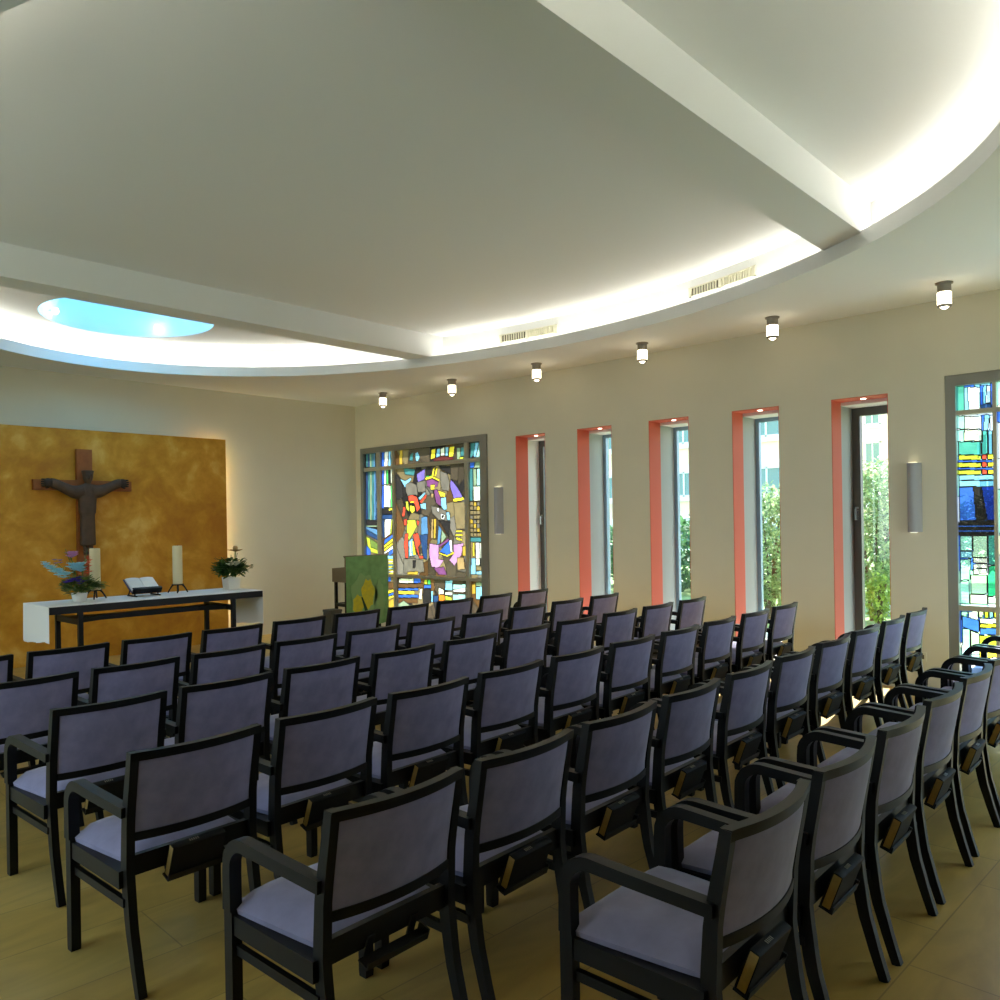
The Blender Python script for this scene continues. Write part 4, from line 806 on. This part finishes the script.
for k in range(10): blossom(bm, (-.075 + rn.uniform(-.04, .04), -.02, .455 + rn.uniform(-.02, .03)), .045, 6, .6, k)
obj('pink_flower', bm, M['pink'], bq)
bm = bmesh.new()
for k in range(6): blossom(bm, (-.20 + rn.uniform(-.03, .03), -.02, .40 + rn.uniform(-.02, .02)), .025, 5, .5, k)
obj('lilac_flower', bm, M['lilacpet'], bq)
bm = bmesh.new()
for k in range(12): blossom(bm, (.05 + rn.uniform(-.035, .035), -.10, .28 + .014 * k), .026, 5, .5, k)
obj('orange_flower', bm, M['orange'], bq)
# right plant
pp = thing('potted_plant', 'dark green leafy plant with pale flowers in square white pot on altar', 'plant', (4.60, 8.50, TZ))
bm = bmesh.new()
rings = []
for hw, z in ((.066, 0), (.076, .135), (.070, .135), (.064, .10)): rings.append([(-hw, -hw, z), (hw, -hw, z), (hw, hw, z), (-hw, hw, z)])
loft(bm, rings); obj('pot', bm, M['white'], pp)
bm = bmesh.new()
for k in range(420):
    a = rn.uniform(0, 2 * PI); u = rn.uniform(-.9, 1); q = math.sqrt(1 - u * u); rr = rn.uniform(.3, 1)
    c = (.155 * rr * q * math.cos(a), .15 * rr * q * math.sin(a), .235 + .105 * rr * u)
    leaf(bm, c, (math.cos(a), math.sin(a), rn.uniform(-.5, 1.1)), rn.uniform(.06, .10), rn.uniform(.03, .055), rn.uniform(0, .3))
for k in range(16):
    a = rn.uniform(0, 2 * PI); tube(bm, [(.06 * math.cos(a), .06 * math.sin(a), .15), (.16 * math.cos(a), .16 * math.sin(a), .2 + rn.uniform(0, .16)), (.25 * math.cos(a), .25 * math.sin(a), .22 + rn.uniform(-.1, .2))], .003, 5)
    for f in range(3): leaf(bm, ((.18 + .03 * f) * math.cos(a), (.18 + .03 * f) * math.sin(a), .22 + .02 * f), (math.cos(a + f), math.sin(a + f), .5), .06, .03)
obj('foliage', bm, M['potleaf'], pp)
bm = bmesh.new(); tube(bm, [(.03, -.02, .2), (.045, -.02, .43)], .006, 6); obj('stem', bm, M['bouqleaf'], pp)
bm = bmesh.new(); blossom(bm, (.045, -.02, .43), .085, 7, .35); blob(bm, (.045, -.02, .465), .03); obj('tall_flower', bm, M['bract'], pp)
bm = bmesh.new()
for k in range(4): blossom(bm, (-.07 + .03 * k, -.12, .27 + .02 * (k % 2)), .06, 5, .8, k)
obj('pale_flower', bm, M['ivory'], pp)

# lectern with a green cloth
lec = thing('lectern', 'black-legged brown lectern hung with a green cloth, beside the figured stained glass', 'lectern', (6.90, 9.18, 0))
bm = bmesh.new()
rings = []
x0, x1 = 6.56, 7.26
side = [(9.03, .87), (9.03, 1.085), (9.36, 1.06), (9.36, .87)]
loft(bm, [[(x, y, z) for y, z in side] for x in (x0 + .02, x1 - .02)]); bevel(bm, .004); obj('desk_box', rel(bm, lec), M['brown'], lec)
bm = bmesh.new(); loft(bm, [[(x, y, z) for y, z in ((9.005, .87), (9.005, 1.226), (9.05, 1.236), (9.05, 1.222), (9.028, 1.205), (9.028, .87))] for x in (x0 - .01, x1)]); obj('front_board', rel(bm, lec), M['brown'], lec)
for x in (x0 + .05, x1 - .09):
    for y in (9.08, 9.32):
        bm = bmesh.new(); bx(bm, x, x + .036, y, y + .036, 0, .875); obj('leg', rel(bm, lec), M['black'], lec)
bm = bmesh.new()
for y in (9.08, 9.32): bx(bm, x0 + .086, x1 - .09, y + .004, y + .032, .53, .575)
obj('rung', rel(bm, lec), M['black'], lec)
bm = bmesh.new()
bx(bm, x0 + .086, x1 - .09, 9.20, 9.235, .53, .575)
for x in (x0 + .05, x1 - .09): bx(bm, x + .002, x + .034, 9.116, 9.32, .53, .575)
obj('side_rung', rel(bm, lec), M['black'], lec)
an = thing('lectern_cloth', 'green hanging cloth with yellow tree motif on the front of the lectern', 'cloth', (6.91, 8.99, .28))
bm = bmesh.new()
n = 20; F = []
for j in range(13):
    z = 1.226 - (1.226 - .28) * j / 12
    for i in range(n + 1):
        u = i / n; x = 6.545 + .725 * u
        zz = z if j < 12 else z - .03 * math.sin(PI * u)
        F.append((x, 8.985 + .006 * math.sin(u * 11) * (j / 12), zz))
a = [bm.verts.new(q) for q in F]; b = [bm.verts.new((q[0], q[1] + .004, q[2])) for q in F]; w_ = n + 1
for j in range(12):
    for i in range(n):
        k = j * w_ + i; bm.faces.new((a[k], a[k + w_], a[k + w_ + 1], a[k + 1])); bm.faces.new((b[k], b[k + 1], b[k + w_ + 1], b[k + w_]))
for i in range(n):
    for k in (i, 12 * w_ + i): bm.faces.new((a[k], a[k + 1], b[k + 1], b[k]))
for j in range(12):
    for k in (j * w_, j * w_ + n): bm.faces.new((a[k], b[k], b[k + w_], a[k + w_]))
obj('cloth_panel', rel(bm, an), M['green'], an, smooth=50)
def patch(name, outline, y, m):
    bm = bmesh.new(); f = [bm.verts.new((x, y, z)) for x, z in outline]; g = [bm.verts.new((x, y + .003, z)) for x, z in outline]
    bm.faces.new(f); bm.faces.new(list(reversed(g)))
    for i in range(len(f)):
        j = (i + 1) % len(f); bm.faces.new((f[i], g[i], g[j], f[j]))
    return obj(name, rel(bm, an), m, an)
def lobe(cx_, cz_, rx_, rz_, n=26, rag=.12, ph=0):
    return [(cx_ + rx_ * math.cos(2 * PI * i / n) * (1 + rag * math.sin(5 * 2 * PI * i / n + ph)), cz_ + rz_ * math.sin(2 * PI * i / n) * (1 + rag * math.sin(7 * 2 * PI * i / n + ph))) for i in range(n)]
patch('sage_border', lobe(6.83, .66, .22, .32, ph=1), 8.974, M['palegreen'])
patch('yellow_tree', lobe(6.90, .70, .11, .20, ph=.3), 8.970, M['leafgreen'])
patch('yellow_tree', lobe(6.73, .56, .09, .13, ph=2), 8.970, M['leafgreen'])
patch('dark_stem', [(6.78, .66), (6.80, .66), (6.88, .50), (6.93, .28), (6.87, .28), (6.83, .50)], 8.966, M['darkgreen'])
patch('sage_border', lobe(7.10, .60, .09, .27, ph=3), 8.974, M['palegreen'])
# small dark box beside the lectern
dbx = thing('floor_box', 'small dark grey cabinet on the floor left of the green lectern', 'box', (6.33, 9.0, 0))
bm = bmesh.new(); bx(bm, -.085, .085, -.08, .10, 0, .50); bevel(bm, .008); obj('housing', bm, M['greybox'], dbx)
bm = bmesh.new(); bx(bm, -.09, .09, -.085, .105, .50, .53); bevel(bm, .006); obj('lid', bm, M['greybox'], dbx)

# ------------------------------------------------------------------ lamps, sconces, vents, socket
LAMPS = [(7.74, 9.62), (7.75, 8.11), (7.77, 6.58), (7.77, 5.01), (7.75, 3.47), (7.71, 1.91)]
lamp0 = None
for i, (x, y) in enumerate(LAMPS):
    lab = 'small ceiling lamp, ' + ['nearest the altar wall', 'second from the altar wall', 'third from the altar wall', 'fourth from the altar wall', 'second from the right of the row', 'largest in view, above the right stained glass'][i]
    if lamp0 is None:
        lamp0 = thing('ceiling_lamp', lab, 'lamp', (x, y, ZS), 0, 'row of small ceiling lamps by the windows')
        bm = bmesh.new(); lathe(bm, [(.070, 0), (.070, -.010), (.054, -.015), (.054, -.080), (.052, -.083)], 0, 0, 28); obj('mount', bm, M['lampmetal'], lamp0, smooth=40)
        bm = bmesh.new(); lathe(bm, [(.052, -.083), (.056, -.085), (.056, -.190), (.052, -.205), (.03, -.207)], 0, 0, 28); obj('shade', bm, M['lampglass'], lamp0, smooth=40)
        bm = bmesh.new(); lathe(bm, [(.056, -.190), (.058, -.192), (.055, -.208), (.046, -.214), (.036, -.211), (.045, -.195)], 0, 0, 28); obj('rim', bm, M['lampmetal'], lamp0, smooth=40)
        bm = bmesh.new(); lathe(bm, [(.024, -.205), (.022, -.220), (.01, -.226)], 0, 0, 20); obj('bulb', bm, M['lampbulb'], lamp0, smooth=60)
    else: dup(lamp0, (x, y, ZS), 0, lab)
sc0 = None
for y, lab in ((7.74, 'tall grey wall light between the figured stained glass and the first narrow window'), (2.335, 'tall grey wall light between the last narrow window and the right stained glass')):
    if sc0 is None:
        sc0 = thing('wall_light', lab, 'wall light', (WX, y, 1.50), 0, 'half-round wall lights')
        bm = bmesh.new(); n = 16
        loft(bm, [[(-.11 * math.sin(PI * i / n), -.062 * math.cos(PI * i / n), z) for i in range(n + 1)] for z in (0, .655)]); obj('shade', bm, M['sconce'], sc0, smooth=40)
        bm = bmesh.new(); bx(bm, -.085, -.015, -.03, .03, .656, .662); obj('light_opening', bm, emit('dim_lit_opening', (1, .9, .6, 1), .9), sc0)
        bm = bmesh.new(); bx(bm, -.075, -.02, -.025, .025, -.006, 0); obj('lower_opening', bm, emit('dim_lit_lower_opening', (1, .95, .8, 1), .6), sc0)
    else: dup(sc0, (WX, y, 1.50), 0, lab)
for (ya, yb, z0, z1), lab in (((6.75, 5.92, 3.87, 3.97), 'air vent in the bright cove nearer the altar'), ((4.10, 3.29, 3.885, 3.98), 'air vent in the bright cove nearer the near ceiling beam')):
    vt = thing('air_vent', lab, 'vent', (EX + ellx(ya, .2), ya, z0), 0, 'air vents in the cove')
    N = 24; o_ = Vector(vt.location)
    P = [Vector((EX + ellx(ya + (yb - ya) * i / N, .2), ya + (yb - ya) * i / N, 0)) for i in range(N + 1)]
    def strip(z0_, z1_, i0, i1, out0, out1):
        bm = bmesh.new(); rings = []
        for i in range(i0, i1 + 1):
            t_ = (P[min(i + 1, N)] - P[max(i - 1, 0)]).normalized(); nn = Vector((-t_.y, t_.x, 0))
            if nn.x > 0: nn = -nn
            p0 = P[i] + nn * out0 - Vector((o_.x, o_.y, 0)); p1 = P[i] + nn * out1 - Vector((o_.x, o_.y, 0))
            rings.append([(p0.x, p0.y, z0_ - z0), (p1.x, p1.y, z0_ - z0), (p1.x, p1.y, z1_ - z0), (p0.x, p0.y, z1_ - z0)])
        loft(bm, rings); return bm
    bm = strip(z0, z0 + .010, 0, N, -.005, .022)
    for q in (strip(z1 - .010, z1, 0, N, -.005, .022), strip(z0, z1, 0, 1, -.005, .022), strip(z0, z1, N - 1, N, -.005, .022), strip(z0, z1, 11, 12, -.005, .022)):
        tmp = bpy.data.meshes.new('tmp'); q.to_mesh(tmp); q.free(); bm.from_mesh(tmp); bpy.data.meshes.remove(tmp)
    obj('frame', bm, M['vent'], vt)
    obj('dark_slots', strip(z0 + .010, z1 - .010, 1, 11, -.004, .006), M['slot'], vt)
    obj('closed_slots', strip(z0 + .010, z1 - .010, 12, N - 1, -.004, .006), M['vent'], vt)
    for i in list(range(2, 11)) + list(range(13, N - 1)):
        fins = None
        pA = P[i]; t_ = (P[i + 1] - P[i - 1]).normalized(); nn = Vector((-t_.y, t_.x, 0))
        if nn.x > 0: nn = -nn
        if fins is None: fins = bmesh.new()
        c = pA + nn * .012 - Vector((o_.x, o_.y, 0))
        bx(fins, -.012, .008, -.004, .004, z0 + .010 - z0, z1 - .010 - z0, Matrix.Translation(c) @ Matrix.Rotation(math.atan2(nn.y, nn.x) + PI, 4, 'Z'))
        obj('vent_slat', fins, M['vent'], vt)
bm = bmesh.new(); bx(bm, WX - .012, WX, 2.255, 2.335, .275, .358); bevel(bm, .004)
ws = tag(obj('wall_socket', bm, M['vent']), 'small pale wall socket low beside the right stained glass', 'socket')
bm = bmesh.new(); bx(bm, WX - .014, WX - .0118, 2.275, 2.315, .296, .336); obj('outlet_face', bm, M['slot'], ws)
for x, y, lab in ((3.20, 10.02, 'tiny spotlight inside the blue skylight, the left one'), (4.45, 9.96, 'tiny spotlight inside the blue skylight, the right one')):
    v = Vector((x - SKX, y - SKY, 0)).normalized()
    sl = thing('spotlight', lab, 'lamp', (SKX + v.x * (SKR - .0), SKY + v.y * (SKR - .0), ZC + .10), math.atan2(v.y, v.x), 'spotlights in the skylight')
    bm = bmesh.new(); tube(bm, [(.0, 0, 0), (-.05, 0, 0)], .014, 10); obj('bracket', bm, M['chrome'], sl)
    bm = bmesh.new(); blob(bm, (-.075, 0, -.005), .036); obj('lamp_head', bm, M['skylamp'], sl, smooth=60)

# ------------------------------------------------------------------ outdoors
bm = bmesh.new(); bx(bm, 9.0, 90, -30, 70, -.25, -.03); struct(obj('ground_lawn', bm, M['lawn']))
bm = bmesh.new(); bx(bm, 9.0, 11.6, -12, 16, -.03, -.02); struct(obj('ground_terrace', bm, M['paving']))  # pale strip added to bounce sunlight up onto the soffit
bm = bmesh.new(); bx(bm, LX - .2, 9.0, -30, NY - .2, -.25, -.03); struct(obj('ground_forecourt', bm, M['asphalt']))  # unseen ground added outside the doors, darkened to limit ceiling bounce
bm = bmesh.new(); bx(bm, -50, LX - .2, -30, 60, -.25, -.03); struct(obj('ground_path', bm, M['greypaving']))  # unseen ground added for its bounce, greyed to weaken it on the ceiling
def building(label, x, y0, y1, h, cols, rows, ww, wh, m):
    b = thing('apartment_building', label, 'building', (x, (y0 + y1) / 2, 0))
    bm = bmesh.new(); bx(bm, 0, 10, -(y1 - y0) / 2, (y1 - y0) / 2, -.03, h); obj('wall', bm, m, b)
    bm = bmesh.new(); bx(bm, -.4, 10.4, -(y1 - y0) / 2 - .4, (y1 - y0) / 2 + .4, h, h + .3); obj('roof', bm, M['jamb'], b)
    for c in cols:
        for z in rows:
            yc = c - (y0 + y1) / 2
            bm = bmesh.new()
            for q in ((-ww / 2, -ww / 2 + .1, -wh / 2, wh / 2), (ww / 2 - .1, ww / 2, -wh / 2, wh / 2), (-ww / 2, ww / 2, wh / 2 - .1, wh / 2), (-ww / 2, ww / 2, -wh / 2, -wh / 2 + .1), (-.04, .04, -wh / 2, wh / 2), (-ww / 2 - .1, ww / 2 + .1, -wh / 2 - .22, -wh / 2)):
                bx(bm, -.10, .02, yc + q[0], yc + q[1], z + q[2], z + q[3])
            f = obj('window', bm, M['winwhite'], b)
            bm = bmesh.new(); bx(bm, -.04, .01, yc - ww / 2 + .08, yc + ww / 2 - .08, z - wh / 2 + .08, z + wh / 2 - .08); obj('pane', bm, M['darkpane'], f)
            bm = bmesh.new(); bx(bm, -.12, .02, yc - ww / 2 - .1, yc + ww / 2 + .1, z + wh / 2, z + wh / 2 + .35); obj('blind_box', bm, M['winwhite'], f)
building('beige apartment building with white windows seen through the middle narrow windows', 38, 16.3, 46, 11.5, (17.4, 22.0, 26.9, 32.0), (.75, 3.55, 6.35, 9.1), 1.7, 1.35, M['facade'])
building('distant beige building with small windows seen through the last narrow window', 60, 8, 24, 15, (12.5, 15.2, 17.6, 19.6, 22.4), (3.3, 6.2, 9.0, 11.8), 1.1, 1.6, M['facade2'])
def shrub(name, label, cat, x, y, h, rx, ry, n, m, size=.16, seed=1, z0=.25, grp=None, trunk=True):
    r_ = random.Random(seed); t = thing(name, label, cat, (x, y, -.03), 0, grp)
    bm = bmesh.new()
    for k in range(n):
        a = r_.uniform(0, 2 * PI); u = r_.uniform(-1, 1); rr = r_.uniform(.35, 1) ** .5
        c = (rx * rr * math.cos(a) * math.sqrt(1 - u * u), ry * rr * math.sin(a) * math.sqrt(1 - u * u), z0 + (h - z0) * (.5 + .5 * u * rr))
        leaf(bm, c, (r_.uniform(-1, 1), r_.uniform(-1, 1), r_.uniform(-.7, .9)), size * r_.uniform(.6, 1.3), size * .5, .2)
    obj('foliage', bm, m, t)
    if trunk:
        bm = bmesh.new()
        for k in range(5):
            a = r_.uniform(0, 2 * PI); tube(bm, [(.05 * math.cos(a), .05 * math.sin(a), -.05), (.2 * rx * math.cos(a), .2 * ry * math.sin(a), h * .45), (.6 * rx * math.cos(a), .6 * ry * math.sin(a), h * .8)], .03, 6, .01)
        obj('branches', bm, M['bark'], t)
    return t
shrub('garden_shrub', 'tall glossy green shrub outside the last narrow window', 'shrub', 13.6, 4.45, 2.65, .95, .75, 5200, M['leaf_a'], .10, 1)
shrub('garden_shrub', 'tall bright shrub outside the fourth narrow window', 'shrub', 12.6, 5.75, 2.25, .8, .7, 4600, M['leaf_a'], .10, 2)
shrub('garden_shrub', 'small yellow-green bush low outside the last narrow window', 'shrub', 12.6, 4.08, .85, .16, .20, 420, M['leaf_c'], .09, 3, .1)
shrub('garden_tree', 'dark green tree behind the shrubs, right of the last window view', 'tree', 17.5, 4.9, 2.6, 1.6, .8, 2600, M['leaf_b'], .22, 4, .1)
shrub('garden_hedge', 'dark green hedge outside the second and third narrow windows', 'hedge', 17.5, 10.2, 1.75, 2.2, 2.9, 4200, M['leaf_b'], .2, 5, .0, None, False)
shrub('garden_shrub', 'rounded green shrub seen through the right stained glass', 'shrub', 22.5, 4.0, 2.4, 1.6, 1.5, 2600, M['leaf_b'], .22, 6)
bm = bmesh.new(); blob(bm, (0, 0, .12), .3, 7, .6)
st = obj('garden_stone', bm, M['stone'], None, smooth=60, loc=(14.6, 4.33, -.06)); tag(st, 'pale garden stone on the lawn outside the last narrow window', 'stone')

# ------------------------------------------------------------------ light from outside
w = bpy.data.worlds.new('sky'); scene.world = w; w.use_nodes = True
nt = w.node_tree; bg = nt.nodes["Background"]
tc = nt.nodes.new("ShaderNodeTexCoord"); sp = nt.nodes.new("ShaderNodeSeparateXYZ"); cr = nt.nodes.new("ShaderNodeValToRGB")
nt.links.new(tc.outputs["Generated"], sp.inputs[0]); nt.links.new(sp.outputs["Z"], cr.inputs["Fac"]); nt.links.new(cr.outputs["Color"], bg.inputs["Color"])
cr.color_ramp.elements[0].position = 0.0; cr.color_ramp.elements[0].color = (.92, .96, 1.0, 1)
cr.color_ramp.elements[1].position = .8; cr.color_ramp.elements[1].color = (.20, .55, .92, 1)
bg.inputs["Strength"].default_value = 2.2
sd = bpy.data.lights.new('sun', 'SUN'); sd.energy = 11.0; sd.angle = math.radians(.6); sd.color = (1.0, .96, .88)
so = bpy.data.objects.new('sun', sd); COL.objects.link(so); so.location = (20, 5, 15)
so.rotation_euler = Vector((-1, -.17, -1.03)).to_track_quat('-Z', 'Y').to_euler()

# ------------------------------------------------------------------ camera
cd = bpy.data.cameras.new('camera'); cd.sensor_width = 36; cd.lens = 36 * .804; cd.shift_y = .0231; cd.clip_start = .02; cd.clip_end = 300
co = bpy.data.objects.new('camera', cd); COL.objects.link(co)
co.matrix_world = Matrix.Translation((0, 0, 1.65)) @ Matrix.Rotation(-math.radians(46.9607), 4, 'Z') @ Matrix.Rotation(PI / 2, 4, 'X') @ Matrix.Rotation(-.0165, 4, 'Z')
scene.camera = co
vs = scene.view_settings
scene.display_settings.display_device = 'sRGB'
vs.view_transform = 'Standard'; vs.look = 'None'; vs.gamma = 1.0; vs.exposure = 0.86; vs.use_curve_mapping = False
cy = scene.cycles
cy.use_denoising = True; cy.denoiser = 'OPENIMAGEDENOISE'
cy.max_bounces = 10; cy.diffuse_bounces = 6; cy.glossy_bounces = 3; cy.transparent_max_bounces = 12; cy.transmission_bounces = 4
cy.sample_clamp_indirect = 6.0; cy.caustics_reflective = False; cy.caustics_refractive = False
